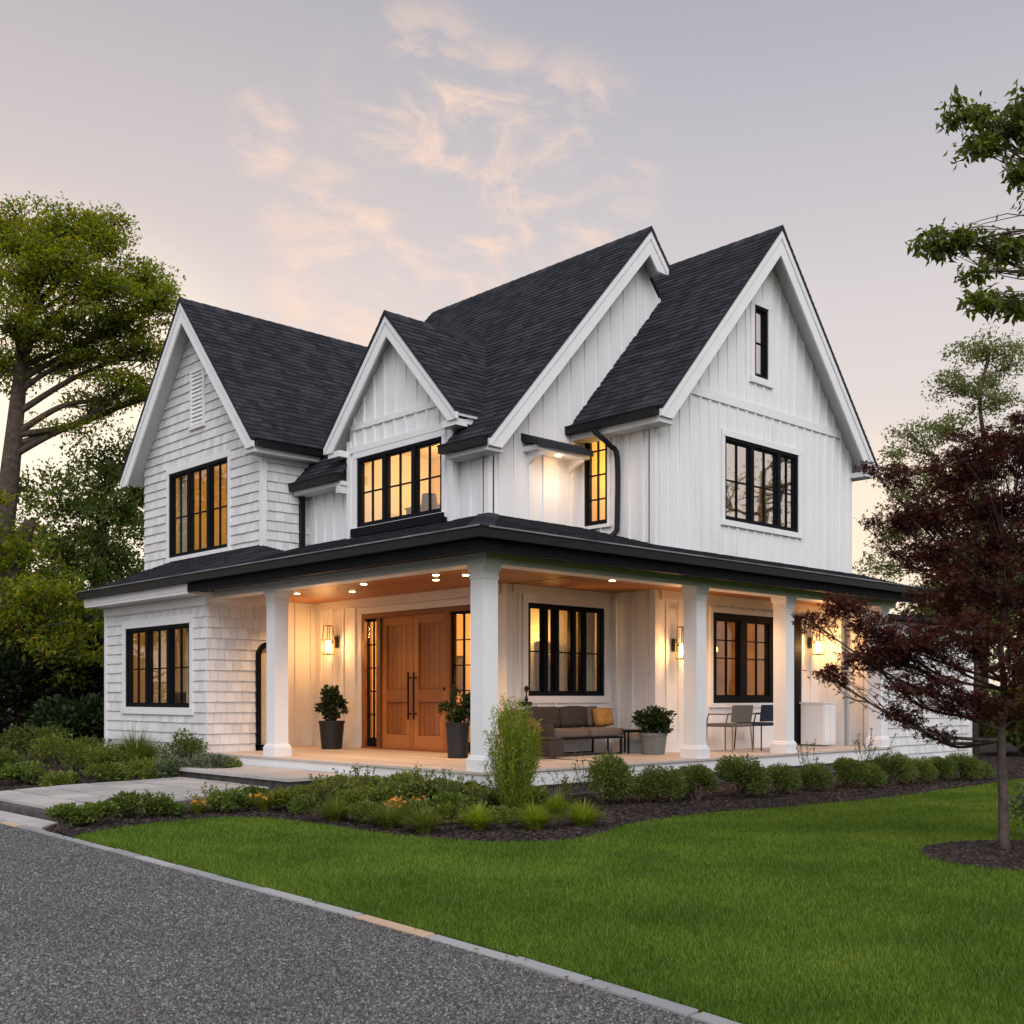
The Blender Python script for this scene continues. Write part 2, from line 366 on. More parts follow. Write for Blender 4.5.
def pieces(poly, holes):
    us = sorted({min(p[0] for p in poly), max(p[0] for p in poly)} | {h[0] for h in holes} | {h[1] for h in holes})
    v0 = min(p[1] for p in poly)-1; v1 = max(p[1] for p in poly)+1; out = []
    for a, b in zip(us, us[1:]):
        hs = sorted([h for h in holes if h[0] <= a+1e-6 and h[1] >= b-1e-6], key=lambda h: h[2]); v = v0
        for h in hs:
            out.append(rect(a, b, v, h[2])); v = h[3]
        out.append(rect(a, b, v, v1))
    res = [clip_convex(r, poly) for r in out]
    return [r for r in res if len(r) > 2 and area(r) > 1e-5]
def frame_xy(face, c):
    """2D wall coords (a,z) + outward depth d -> world"""
    if face == '-x': return lambda a, z, d: (c-d, a, z)
    if face == '-y': return lambda a, z, d: (a, c-d, z)
    if face == '+x': return lambda a, z, d: (c+d, a, z)
    if face == '+y': return lambda a, z, d: (a, c+d, z)
def slab(mb, fr, poly, d0, d1):
    A = [fr(a, z, d0) for a, z in poly]; B = [fr(a, z, d1) for a, z in poly]; n = len(poly)
    mb.add(A+B, [tuple(range(n)), tuple(range(n, 2*n))]+[(i, (i+1) % n, n+(i+1) % n, n+i) for i in range(n)])
def fbox(mb, fr, a0, a1, z0, z1, d0, d1): slab(mb, fr, rect(a0, a1, z0, z1), d0, d1)

def wall_plain(mb, fr, poly, holes, t=.12):
    for p in pieces(poly, holes): slab(mb, fr, p, -t, 0)
def battens(mb, fr, poly, holes, sp=.30, w=.055, d=.026, phase=0.0):
    a0 = min(p[0] for p in poly); a1 = max(p[0] for p in poly); z0 = min(p[1] for p in poly); z1 = max(p[1] for p in poly)
    pcs = pieces(poly, holes); a = a0+phase
    while a < a1:
        for p in pcs:
            q = clip_convex(rect(a, a+w, z0, z1), p)
            if len(q) > 2 and area(q) > .004: slab(mb, fr, q, 0, d)
        a += sp
def shakes(mb, P, pcs, u0, u1, v0, v1, course, wmin, wmax, thick, seed, jit=0.0, gap=.004, base=.004):
    """P(u,v,h)->world. tapered tiles laid in courses"""
    rr = random.Random(seed); k = 0; v = v0
    while v < v1:
        u = u0-rr.uniform(0, wmax)
        while u < u1:
            w = rr.uniform(wmin, wmax); vb = v+(rr.uniform(-jit, jit) if jit else 0); th = thick*rr.uniform(.8, 1.15)
            r = rect(u+gap, u+w-gap, vb, v+course*1.03)
            for pc in pcs:
                bx0 = min(q[0] for q in pc); bx1 = max(q[0] for q in pc)
                if bx1 < u or bx0 > u+w: continue
                q = clip_convex(r, pc)
                if len(q) < 3 or area(q) < 2e-4: continue
                q = ccw(q); n = len(q)
                top = [P(a, b, base+th*max(0, 1-(b-vb)/(course*1.03))+.001) for a, b in q]; bot = [P(a, b, 0) for a, b in q]
                mb.add(top+bot, [tuple(range(n))]+[(n+i, n+(i+1) % n, (i+1) % n, i) for i in range(n)])
            u += w
        v += course; k += 1

# ------------------------------------------------------------------ ground
def sheet(name, poly, z, mat, kind='structure', sub=None):
    mb = MB(); mb.add([(x, y, z) for x, y in poly], [tuple(range(len(poly)))])
    o = mb.build(name, mat, fix=False); tag(o, kind=kind); return o
def smooth_curve(P, k=6):
    P = [np.array(p, float) for p in P]; out = []
    for i in range(len(P)-1):
        p0 = P[max(i-1, 0)]; p1 = P[i]; p2 = P[i+1]; p3 = P[min(i+2, len(P)-1)]
        for j in range(k):
            t = j/k; out.append(.5*((2*p1)+(-p0+p2)*t+(2*p0-5*p1+4*p2-p3)*t*t+(-p0+3*p1-3*p2+p3)*t**3))
    out.append(P[-1]); return [tuple(p) for p in out]
g = sheet('ground', [(-400, -400), (600, -400), (600, 600), (-400, 600)], -.06, M['ground'])
KY = np.array([-20, -7.86, -6.11, -4.96, -3.32, -.93, .73, 2.55, 16]); KX = np.array([-7.1, -5.55, -5.37, -5.30, -5.23, -5.13, -5.07, -5.03, -4.9])
def kx(y): return np.interp(y, KY, KX) if hasattr(y, '__len__') else float(np.interp(y, KY, KX))   # lawn side of the kerb
KX0, KX1 = -14.0, 14.0
sheet('driveway', [(kx(-16)-.08, -16)] + [(-30, -16), (-30, 30), (kx(30)-.08, 30)] + [(kx(y)-.08, y) for y in (16, 2.5, .7, -.9, -3.3, -5, -6.1, -7.9, -11)], -.012, M['gravel'])
bed_edge = smooth_curve([(kx(.35)+.0, .35), (-4.75, .62), (-4.0, .95), (-3.3, 1.02), (-2.9, .75), (-2.68, .0), (-2.72, -1.0), (-2.62, -2.0), (-2.32, -2.75), (-1.79, -3.12), (-1.18, -3.02), (-.6, -2.78), (0.0, -2.62), (1.53, -2.6), (2.76, -2.82), (4.98, -3.02), (8.72, -2.9), (16, -2.7), (30, -2.6)])
lawn_poly = [(kx(-16), -16)]+[(30, -16)]+bed_edge[::-1]+[(kx(y), y) for y in (-.93, -3.32, -4.96, -6.11, -7.86)]
sheet('lawn', lawn_poly, -.004, M['lawn'])
sheet('planting_bed', bed_edge+[(30, 14), (kx(14), 14), (kx(2.5), 2.5)], 0.0, M['mulch'])
ring_c = (.48, -6.72)
sheet('tree_ring_bed', [(ring_c[0]+1.06*math.cos(a)*(1+.03*math.sin(3*a)), ring_c[1]+1.0*math.sin(a)) for a in np.linspace(0, 2*math.pi, 48, endpoint=False)], .012, M['mulch'])
edge_x = np.array([p[0] for p in bed_edge]); edge_y = np.array([p[1] for p in bed_edge])
def in_poly(X, Y, poly):
    ins = np.zeros(len(X), bool); n = len(poly)
    for i in range(n):
        x0, y0 = poly[i]; x1, y1 = poly[(i+1) % n]
        if y0 == y1: continue
        c = ((y0 > Y) != (y1 > Y)) & (X < (x1-x0)*(Y-y0)/(y1-y0)+x0); ins ^= c
    return ins
def cam_coords(X, Y):
    dx = X-CAM[0]; dy = Y-CAM[1]; return dx*CU[0]+dy*CU[1], dx*CW[0]+dy*CW[1]
def scatter(rng, n, D0, D1, power=1.0, margin=.52):
    """points on the ground in the view wedge (a little wider), denser near"""
    D = D0+(D1-D0)*rng.random(n)**power; lat = (rng.random(n)*2-1)*(margin*D+1.0)
    X = CAM[0]+CW[0]*D+CU[0]*lat; Y = CAM[1]+CW[1]*D+CU[1]*lat; return X, Y, D
def blades():
    rng = np.random.default_rng(5); n = 1650000
    X, Y, D = scatter(rng, n, 4.0, 26.0, 1.25, .66)
    m = in_poly(X, Y, lawn_poly) & (((X-ring_c[0])/1.04)**2+((Y-ring_c[1])/.98)**2 > 1) & (X > kx(Y)-.012); X = X[m]; Y = Y[m]; D = D[m]; n = len(X)
    patch = np.sin(X*1.7+np.sin(Y*1.3)*1.5)*np.sin(Y*1.9+X*.6)
    h = (.020+.020*rng.random(n)**1.5)*(1+.22*patch); w = .0008+.00026*D; a = rng.random(n)*6.283; lean = .35+.5*rng.random(n); la = rng.random(n)*6.283
    dx = np.cos(a)*w; dy = np.sin(a)*w; lx = np.cos(la)*lean*h; ly = np.sin(la)*lean*h
    V = np.empty((n, 3, 3), np.float32)
    V[:, 0] = np.stack([X-dx, Y-dy, np.full(n, -.006)], 1); V[:, 1] = np.stack([X+dx, Y+dy, np.full(n, -.006)], 1)
    V[:, 2] = np.stack([X+lx, Y+ly, h*.9], 1)
    o = link_mesh('lawn_grass', np_mesh(V, 3), M['blade']); tag(o, 'short mown green lawn grass in front of the house', 'grass', kind='stuff')
blades()
def chips(name, label, cat, rng, X, Y, smin, smax, z, mat, flat=.45):
    n = len(X); s = smin+(smax-smin)*rng.random(n)**2
    base = np.array([[-1, -1, -1], [1, -1, -1], [1, 1, -1], [-1, 1, -1], [-.6, -.7, 1], [.7, -.6, 1], [.6, .7, 1], [-.7, .6, 1]], float)
    q = base[None]*(1+.35*(rng.random((n, 8, 3))-.5)); q = q*np.stack([s, s*(.55+.45*rng.random(n)), s*flat], 1)[:, None, :]
    ang = rng.random(n)*6.283; t = (rng.random(n)-.5)*1.1
    ct, st = np.cos(t), np.sin(t); y = q[..., 1]*ct[:, None]-q[..., 2]*st[:, None]; zz = q[..., 1]*st[:, None]+q[..., 2]*ct[:, None]
    ca, sa = np.cos(ang)[:, None], np.sin(ang)[:, None]
    W = np.stack([q[..., 0]*ca-y*sa+X[:, None], q[..., 0]*sa+y*ca+Y[:, None], zz+z[:, None]+s[:, None]*flat*.5], 2)
    F = np.array([[4, 5, 6, 7], [0, 1, 5, 4], [1, 2, 6, 5], [2, 3, 7, 6], [3, 0, 4, 7]])
    me = bpy.data.meshes.new(name); V = W.reshape(-1, 3).astype(np.float32)
    me.vertices.add(len(V)); me.vertices.foreach_set('co', V.ravel())
    idx = (F[None]+8*np.arange(n)[:, None, None]).reshape(-1).astype(np.int32)
    me.loops.add(len(idx)); me.loops.foreach_set('vertex_index', idx); me.polygons.add(len(idx)//4)
    me.polygons.foreach_set('loop_start', np.arange(0, len(idx), 4, dtype=np.int32)); me.update(calc_edges=True)
    o = link_mesh(name, me, mat); tag(o, label, cat, kind='stuff'); return o
def gravel():
    rng = np.random.default_rng(8); X, Y, D = scatter(rng, 580000, 4.2, 17, 1.45)
    m = (X < kx(Y)-.105) & (Y > -15) & (X > -26); X = X[m]; Y = Y[m]; D = D[m]
    chips('gravel_stones', 'loose grey crushed gravel covering the driveway', 'gravel', rng, X, Y, .0029, .0084, np.full(len(X), -.012), M['pebble'], .6)
gravel()
def mulch():
    rng = np.random.default_rng(9); X, Y, D = scatter(rng, 220000, 7, 30, 1.2)
    bed = bed_edge+[(30, 1.2), (-.2, 1.2), (-.2, 14), (kx(14), 14)]
    r2 = ((X-ring_c[0])/1.04)**2+((Y-ring_c[1])/.98)**2
    m = (in_poly(X, Y, bed) & ~((X < -1.1) & (X > -4.75) & (Y > 2.4) & (Y < 5.3)) & ~((X < -4.7) & (Y > 1.15) & (Y < 6.5))) | (r2 < 1); X = X[m]; Y = Y[m]; D = D[m]
    z = .012*np.ones(len(X)); chips('bark_mulch', 'dark brown shredded bark mulch in the planting beds', 'mulch', rng, X, Y, .008, .026, z, M['mulchchip'], .25)
mulch()
def kerb():
    mb = MB(); y = -12.0; rr = random.Random(3)
    while y < 16:
        l = rr.uniform(.48, .78); a = kx(y)-.10+rr.uniform(-.006, .006); b = kx(y+l)-.10+rr.uniform(-.006, .006); g_ = .013; zt = .001+rr.uniform(-.004, .004)
        mb.prism([(a, y+g_, -.1), (a+.095, y+g_, -.1), (b+.095, y+l-g_, -.1), (b, y+l-g_, -.1)], (0, 0, .1+zt)); y += l
    o = mb.build('kerb', M['kerb'], bevel=.004); tag(o, kind='structure')
kerb()
# path of stone slabs, dark stone edge, concrete apron by the drive
def path():
    top = [(-4.62, 2.10), (-2.9, 2.30), (-1.9, 2.62), (-1.22, 3.1), (-1.22, 5.75), (-3.2, 5.35), (-4.62, 4.75)]
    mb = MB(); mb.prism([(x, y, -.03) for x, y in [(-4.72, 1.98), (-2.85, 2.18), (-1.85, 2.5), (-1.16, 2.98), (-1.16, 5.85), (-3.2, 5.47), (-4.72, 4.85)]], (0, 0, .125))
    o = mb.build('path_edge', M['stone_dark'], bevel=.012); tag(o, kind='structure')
    mb = MB(); rr = random.Random(4); x = -4.62; k = 0
    while x < -1.2:
        w = rr.uniform(.5, .8); y = 1.4-rr.uniform(0, .6)
        while y < 6:
            l = rr.uniform(.55, 1.05); q = clip_convex(rect(x+.026, min(x+w, -1.22)-.026, y+.026, y+l-.026), top)
            if len(q) > 2 and area(q) > .01:
                zt = .030+rr.uniform(-.003, .004); mb.prism([(a, b, .0965) for a, b in ccw(q)], (0, 0, zt))
            y += l
        x += w
    o = mb.build('path', M['stone']); tag(o, kind='structure')
    mb = MB(); mb.prism([(kx(1.2)+.0, 1.25, -.05), (-4.76, 1.55, -.05), (-4.76, 6.4, -.05), (kx(6.4), 6.4, -.05)], (0, 0, .075))
    o = mb.build('apron', M['concrete'], bevel=.006); tag(o, kind='structure')
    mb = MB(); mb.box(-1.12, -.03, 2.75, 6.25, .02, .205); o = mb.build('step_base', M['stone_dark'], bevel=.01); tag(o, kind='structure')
    mb = MB(); rr = random.Random(6); y = 2.70
    for l in (1.2, 1.15, 1.25): mb.box(-1.17, -.03, y+.006, y+l-.006, .206, .262); y += l
    o = mb.build('step', M['stone'], bevel=.008); tag(o, kind='structure')
path()

# ------------------------------------------------------------------ HOUSE
H = empty('house', (0, 0, 0), 'white two storey farmhouse with black roofs and wraparound porch', 'house')
def hp(mb, name, mat, **k): return mb.build(name, mat, H, **k)

def window(fr, face, c, a0, a1, z0, z1, units, cols, rows, gl, casing=.10, room=None, curtain='both', glow=20, sides=True, label=None, fw=.055, mul=.05, wallm='room'):
    mb = MB(); un = []
    tot = sum(units); a = a0
    for i, u in enumerate(units):
        b = a+(a1-a0)*u/tot; un.append((a, b)); a = b
    # outer frame and sashes
    fbox(mb, fr, a0, a1, z1-fw, z1, -.11, .018); fbox(mb, fr, a0, a1, z0, z0+fw, -.11, .018)
    fbox(mb, fr, a0, a0+fw, z0+fw, z1-fw, -.11, .018); fbox(mb, fr, a1-fw, a1, z0+fw, z1-fw, -.11, .018)
    for i, (p, q) in enumerate(un):
        if i: fbox(mb, fr, p-mul, p+mul, z0+fw, z1-fw, -.108, .012)
        ia = p+(fw if i == 0 else mul); ib = q-(fw if i == len(un)-1 else mul)
        s = .028                                             # sash
        fbox(mb, fr, ia, ib, z1-fw-s, z1-fw, -.075, -.012); fbox(mb, fr, ia, ib, z0+fw, z0+fw+s, -.075, -.012)
        fbox(mb, fr, ia, ia+s, z0+fw+s, z1-fw-s, -.075, -.012); fbox(mb, fr, ib-s, ib, z0+fw+s, z1-fw-s, -.075, -.012)
        nc = cols if isinstance(cols, int) else cols[i]
        for k in range(1, nc):
            m_ = ia+(ib-ia)*k/nc; fbox(mb, fr, m_-.011, m_+.011, z0+fw+s, z1-fw-s, -.062, -.022)
        for rz in rows: fbox(mb, fr, ia+s, ib-s, z0+(z1-z0)*rz-.011, z0+(z1-z0)*rz+.011, -.060, -.024)
    w = hp(mb, 'window', M['frame'])
    if label: w['label'] = label
    mb = MB(); slab(mb, fr, rect(a0+fw*.6, a1-fw*.6, z0+fw*.6, z1-fw*.6), -.050, -.044); mb.build('pane', gl, w)
    mb = MB(); t = .035
    if sides:
        fbox(mb, fr, a0-casing, a0-.002, z0-.002, z1+.002, 0, t); fbox(mb, fr, a1+.002, a1+casing, z0-.002, z1+.002, 0, t)
    fbox(mb, fr, a0-casing, a1+casing, z1+.003, z1+casing*1.15, 0, t+.006)
    fbox(mb, fr, a0-casing-.02, a1+casing+.02, z0-casing, z0-.003, 0, t+.022)
    mb.build('casing', M['trim'], w)
    if room:
        ra0, ra1, rz0, rz1, dep = room; mb = MB()
        d0 = -.125
        fbox(mb, fr, ra0, ra1, rz0-.05, rz0, d0, -dep); fl = mb.build('floor', M['roomfloor'], w)
        mb = MB(); fbox(mb, fr, ra0, ra1, rz1, rz1+.05, d0, -dep)
        fbox(mb, fr, ra0-.05, ra0, rz0, rz1, d0, -dep); fbox(mb, fr, ra1, ra1+.05, rz0, rz1, d0, -dep); fbox(mb, fr, ra0-.05, ra1+.05, rz0-.05, rz1+.05, -dep, -dep-.05)
        mb.build('room', M[wallm], w)
        if curtain:
            spans = {'both': [(a0+.02, a0+.02+(a1-a0)*.13), (a1-.02-(a1-a0)*.13, a1-.02)], 'left': [(a0+.02, a0+(a1-a0)*.2)], 'right': [(a1-(a1-a0)*.2, a1-.02)]}[curtain]
            for s0, s1 in spans:
                mb = MB(); n = max(10, int((s1-s0)/.014)); A = []
                for k in range(n+1):
                    A.append((s0+(s1-s0)*k/n, -.20+.022*math.sin(k*1.15)+.008*math.sin(k*.41)))
                vs = [fr(a, rz0+.03 if z0-rz0 < .9 else z0-.3, d) for a, d in A]+[fr(a, z1+.02, d) for a, d in A]
                mb.add(vs, [(k, k+1, n+2+k, n+1+k) for k in range(n)]); mb.build('curtain', M['curtain'], w, smooth=True, fix=False)
        lp = bpy.data.lights.new('room_light', 'POINT'); lp.energy = glow; lp.color = (1.0, .57, .15); lp.shadow_soft_size = .14
        lo = bpy.data.objects.new('room_light', lp); COL.objects.link(lo); lo.location = fr((ra0+ra1)/2, z0+.62*(z1-z0), -dep*.6); lo.parent = H
    return w

# --- lower walls
FX = lambda c: frame_xy('-x', c)
FY = lambda c: frame_xy('-y', c)
CZ = 3.22     # porch ceiling height
DZ = .42
W2 = (7.66, 10.26, 1.19, 2.69); W4 = (3.36, 5.24, 1.40, 2.94); W5 = (7.07, 9.02, 1.27, 2.92)
DOOR = (3.40, 6.60, .43, 2.93)
def board_wall(fr, poly, holes, sp=.30, phase=.0, t=.12):
    a = MB(); wall_plain(a, fr, poly, holes, t); w = hp(a, 'wall', M['siding'])
    b = MB(); battens(b, fr, poly, holes, sp, phase=phase)
    if b.v: b.build('battens', M['siding'], w)
    return w
def plain_wall(fr, poly, name='wall', t=.12): a = MB(); wall_plain(a, fr, poly, [], t); return hp(a, name, M['siding'])
def part(name, mat, *dims, **k):
    o = None
    for d in dims: a = MB(); a.box(*d); o = hp(a, name, mat, **k)
    return o
def fpart(name, mat, fr, *dims):
    for d in dims: a = MB(); fbox(a, fr, *d); hp(a, name, mat)
board_wall(FX(2.9), rect(2.65, DOOR[0], .25, 3.4), [], .42, .3); board_wall(FX(2.9), rect(DOOR[1], 8.2, .25, 3.4), [], .38, .22); plain_wall(FX(2.9), rect(DOOR[0], DOOR[1], DOOR[3], 3.4)); plain_wall(FX(2.9), rect(DOOR[0], DOOR[1], .25, DOOR[2]))                      # door wall
board_wall(FY(2.65), rect(2.9, 5.45, .25, 3.4), [W4], .42, .25)                      # wall behind the sofa
board_wall(FX(5.45), rect(1.65, 2.65, .25, 3.4), [], .33, .15)
board_wall(FY(1.65), rect(5.45, 11.0, .25, 3.4), [W5], .33, .28)
board_wall(FY(8.2), rect(1.5, 2.9, .25, 3.4), [], .36, .2)
board_wall(frame_xy('+x', 1.5), rect(7.10, 8.2, .25, 3.4), [], .36, .2)
# corner boards, top frieze and baseboard under the porch
for (x, y) in ((2.9, 2.65), (5.45, 1.65)): part('corner_board', M['trim'], (x-.028, x+.10, y-.028, y+.10, DZ, CZ))
part('frieze_board', M['trim'], (2.872, 2.842, 2.76, 8.17, 3.06, CZ), (3.01, 5.42, 2.62, 2.59, 3.08, CZ), (5.56, 11.0, 1.62, 1.59, 3.06, CZ))
part('baseboard', M['trim'], (2.872, 2.842, 6.72, 8.17, DZ, DZ+.14), (3.01, 5.42, 2.62, 2.59, DZ, DZ+.16), (5.56, 9.64, 1.62, 1.59, DZ, DZ+.16), (5.422, 5.39, 1.76, 2.58, DZ, DZ+.16))
part('ledge', M['trim'], (3.06, 5.40, 2.622, 2.56, 1.18, 1.235))

# --- shingled lower wing
def shake_wall(fr, poly, holes, seed, course=.185):
    a = MB(); wall_plain(a, fr, poly, holes); w = hp(a, 'wall', M['siding']); sh = MB()
    pcs = pieces(poly, holes); P = lambda u, v, h: fr(u, v, h)
    shakes(sh, P, pcs, min(p[0] for p in poly), max(p[0] for p in poly), min(p[1] for p in poly), max(p[1] for p in poly), course, .10, .22, .028, seed, jit=.003, gap=.003)
    sh.build('shingle_siding', M['shake'], w, fix=False)
shake_wall(FX(-.05), rect(7.10, 11.18, 0, 3.35), [W2], 11)
shake_wall(FY(7.10), rect(-.05, 1.38, 0, 3.35), [(1.0, 1.3, DZ, 2.30)], 12)
part('corner_board', M['trim'], (-.085, .0, 11.10, 11.21, 0, 3.3), (1.385, 1.53, 7.065, 7.18, .3, CZ))
# arched black side door, half hidden behind the porch column
def arched_door():
    fr = FY(7.10); a0, a1 = .92, 1.38; mb = MB(); n = 12; zt = 2.12; r = .23; c = (a0+a1)/2
    def arch(rad, base): return [(c-rad, base)]+[(c-rad*math.cos(math.pi*k/n), zt+rad*math.sin(math.pi*k/n)) for k in range(n+1)]+[(c+rad, base)]
    o = arch(.25, DZ); i = arch(.16, DZ+.1)
    for k in range(len(o)-1): slab(mb, fr, [o[k], o[k+1], i[k+1], i[k]], -.03, .06)
    slab(mb, fr, rect(c-.25, c+.25, DZ, DZ+.1), -.03, .06)
    d = hp(mb, 'side_door', M['frame']); d['label'] = 'narrow black arched side door'
    mb = MB(); slab(mb, fr, i, -.03, -.02); mb.build('pane', M['curtain'], d)
arched_door()

# --- upper walls
W1 = (9.10, 11.58, 4.31, 6.08); W3 = (3.60, 5.99, 4.43, 5.68); W6 = (6.60, 8.93, 4.48, 5.94); W7 = (7.50, 7.93, 7.16, 8.45); W8 = (2.05, 2.58, 4.32, 6.05)
WC, WZ, WS, WH = 10.30, 9.38, 1.17, 2.78      # wing gable: centre, ridge height, slope, half width at eave
def gable_poly(a0, a1, z0, c, zr, s, drop=.16): return [(a0, z0), (a1, z0), (a1, zr-drop-s*(a1-c)), (c, zr-drop), (a0, zr-drop-s*(c-a0))]
shake_wall(FX(1.5), gable_poly(7.85, 12.75, 3.6, WC, WZ, WS), [W1], 21)
shake_wall(FY(7.85), rect(1.5, 2.5, 3.6, 6.2), [], 22)
part('corner_board', M['trim'], (1.46, 1.57, 7.81, 7.90, 3.6, 6.0)); part('frieze_board', M['trim'], (1.575, 2.5, 7.80, 7.86, 5.80, 6.1))
MC, MZ, MS = 6.05, 9.78, 1.11
GC, GZ, GS = 7.775, 9.81, 1.12
DC, DZR, DS = 4.80, 7.97, 1.07
board_wall(FX(2.5), rect(2.65, 3.4, 3.7, 5.75), [], .30, .12); board_wall(FX(2.5), rect(6.2, 7.85, 3.7, 5.75), [], .30, .16)
board_wall(FY(2.65), gable_poly(2.5, 9.6, 3.7, MC, MZ, MS), [], .34, .20)
board_wall(FX(4.7), rect(1.05, 2.65, 3.4, 6.25), [W8], .30, .22)
board_wall(FY(1.05), gable_poly(4.7, 10.85, 3.3, GC, GZ, GS), [W6, W7], .27, .10)
board_wall(FX(2.35), gable_poly(3.35, 6.25, 3.7, DC, DZR, DS), [W3], .30, .02)
plain_wall(FY(3.36), rect(2.47, 4.6, 3.7, 6.25)); plain_wall(frame_xy('+y', 6.24), rect(2.47, 4.6, 3.7, 6.25))
# trims on the upper walls
part('corner_board', M['trim'], (2.465, 2.56, 2.615, 2.72, 3.9, 5.5), (4.665, 4.78, 1.015, 1.12, 3.6, 6.1), (10.77, 10.885, 1.015, 1.10, 3.6, 6.2), (2.31, 2.41, 3.31, 3.42, 3.9, 6.02), (2.31, 2.41, 6.18, 6.29, 3.9, 6.02))
fpart('band_board', M['trim'], FY(1.05), (5.12, 10.45, 6.50, 6.66, 0, .04)); fpart('band_board', M['trim'], FX(2.35), (3.43, 6.17, 6.20, 6.30, 0, .04), (3.43, 6.17, 5.79, 5.90, 0, .045))
# right, back and far-left walls that close the house
plain_wall(frame_xy('+x', 10.85), rect(1.17, 12.6, 0, 6.1), 'side_wall'); plain_wall(frame_xy('+y', 12.72), rect(1.5, 10.73, 0, 6.1), 'rear_wall'); plain_wall(frame_xy('+y', 11.18), rect(.07, 1.5, 0, 3.6), 'side_wall')

# --- windows
window(FX(1.5), '-x', 1.5, *W1, (1, 1, 1), 2, (.47,), M['glass_up'], room=(8.1, 12.5, 4.0, 6.35, 2.4), glow=70, label='upper triple window in the shingled gable')
window(FX(-.05), '-x', -.05, *W2, (1, 1, 1), 2, (.48,), M['glass_up'], .13, room=(7.3, 11.0, .45, 3.0, 1.32), curtain='left', glow=22, label='ground floor triple window in the shingled wing')
window(FX(2.35), '-x', 2.35, *W3, (1, 1.05, 1), 2, (.50,), M['glass_up'], .09, room=(3.45, 6.15, 3.95, 5.95, 1.8), curtain=None, glow=70, label='glowing triple window in the dormer')
window(FY(2.65), '-y', 2.65, *W4, (1.15, .70, 1.1, .70, 1.3), 1, (.48,), M['glass'], .12, room=(3.1, 5.35, .45, 3.15, .64), glow=34, mul=.045, label='black framed window above the sofa')
window(FY(1.65), '-y', 1.65, *W5, (1, 1), 2, (.50, .70), M['glass'], .08, room=(5.65, 10.6, .45, 3.15, 2.6), curtain=None, glow=80, fw=.12, mul=.11, wallm='room_dark', label='dark double window on the right porch wall')
window(FY(1.05), '-y', 1.05, *W6, (1, 1, .72), 2, (.49,), M['glass_gable'], .10, room=(6.4, 9.3, 3.95, 6.3, 2.0), curtain='right', glow=26, label='triple window in the tall right gable')
window(FY(1.05), '-y', 1.05, *W7, (1,), 1, (.5,), M['glass_gable'], .12, room=(7.45, 7.98, 7.0, 8.6, 1.2), curtain=None, glow=3, label='narrow attic window near the peak')
window(FX(4.7), '-x', 4.7, *W8, (1,), 2, (.26, .50, .74), M['glass_up'], .06, room=(1.25, 2.6, 3.95, 6.15, 1.3), curtain=None, glow=45, label='tall narrow window beside the downspout')
# gable vent on the wing
mb = MB(); fr = FX(1.5)
for s in (-1, 1): fbox(mb, fr, WC+s*.26-.03, WC+s*.26+.03, 6.9, 8.0, .02, .06)
fbox(mb, fr, WC-.29, WC+.29, 7.99, 8.05, .02, .065); fbox(mb, fr, WC-.31, WC+.31, 6.84, 6.90, .02, .075)
for k in range(13):
    z = 6.92+k*.083; mb.prism([fr(WC-.23, z, .02), fr(WC-.23, z+.06, .03), fr(WC-.23, z+.07, .03), fr(WC-.23, z+.008, .055)], (0, .46, 0))
hp(mb, 'gable_vent', M['trim'])

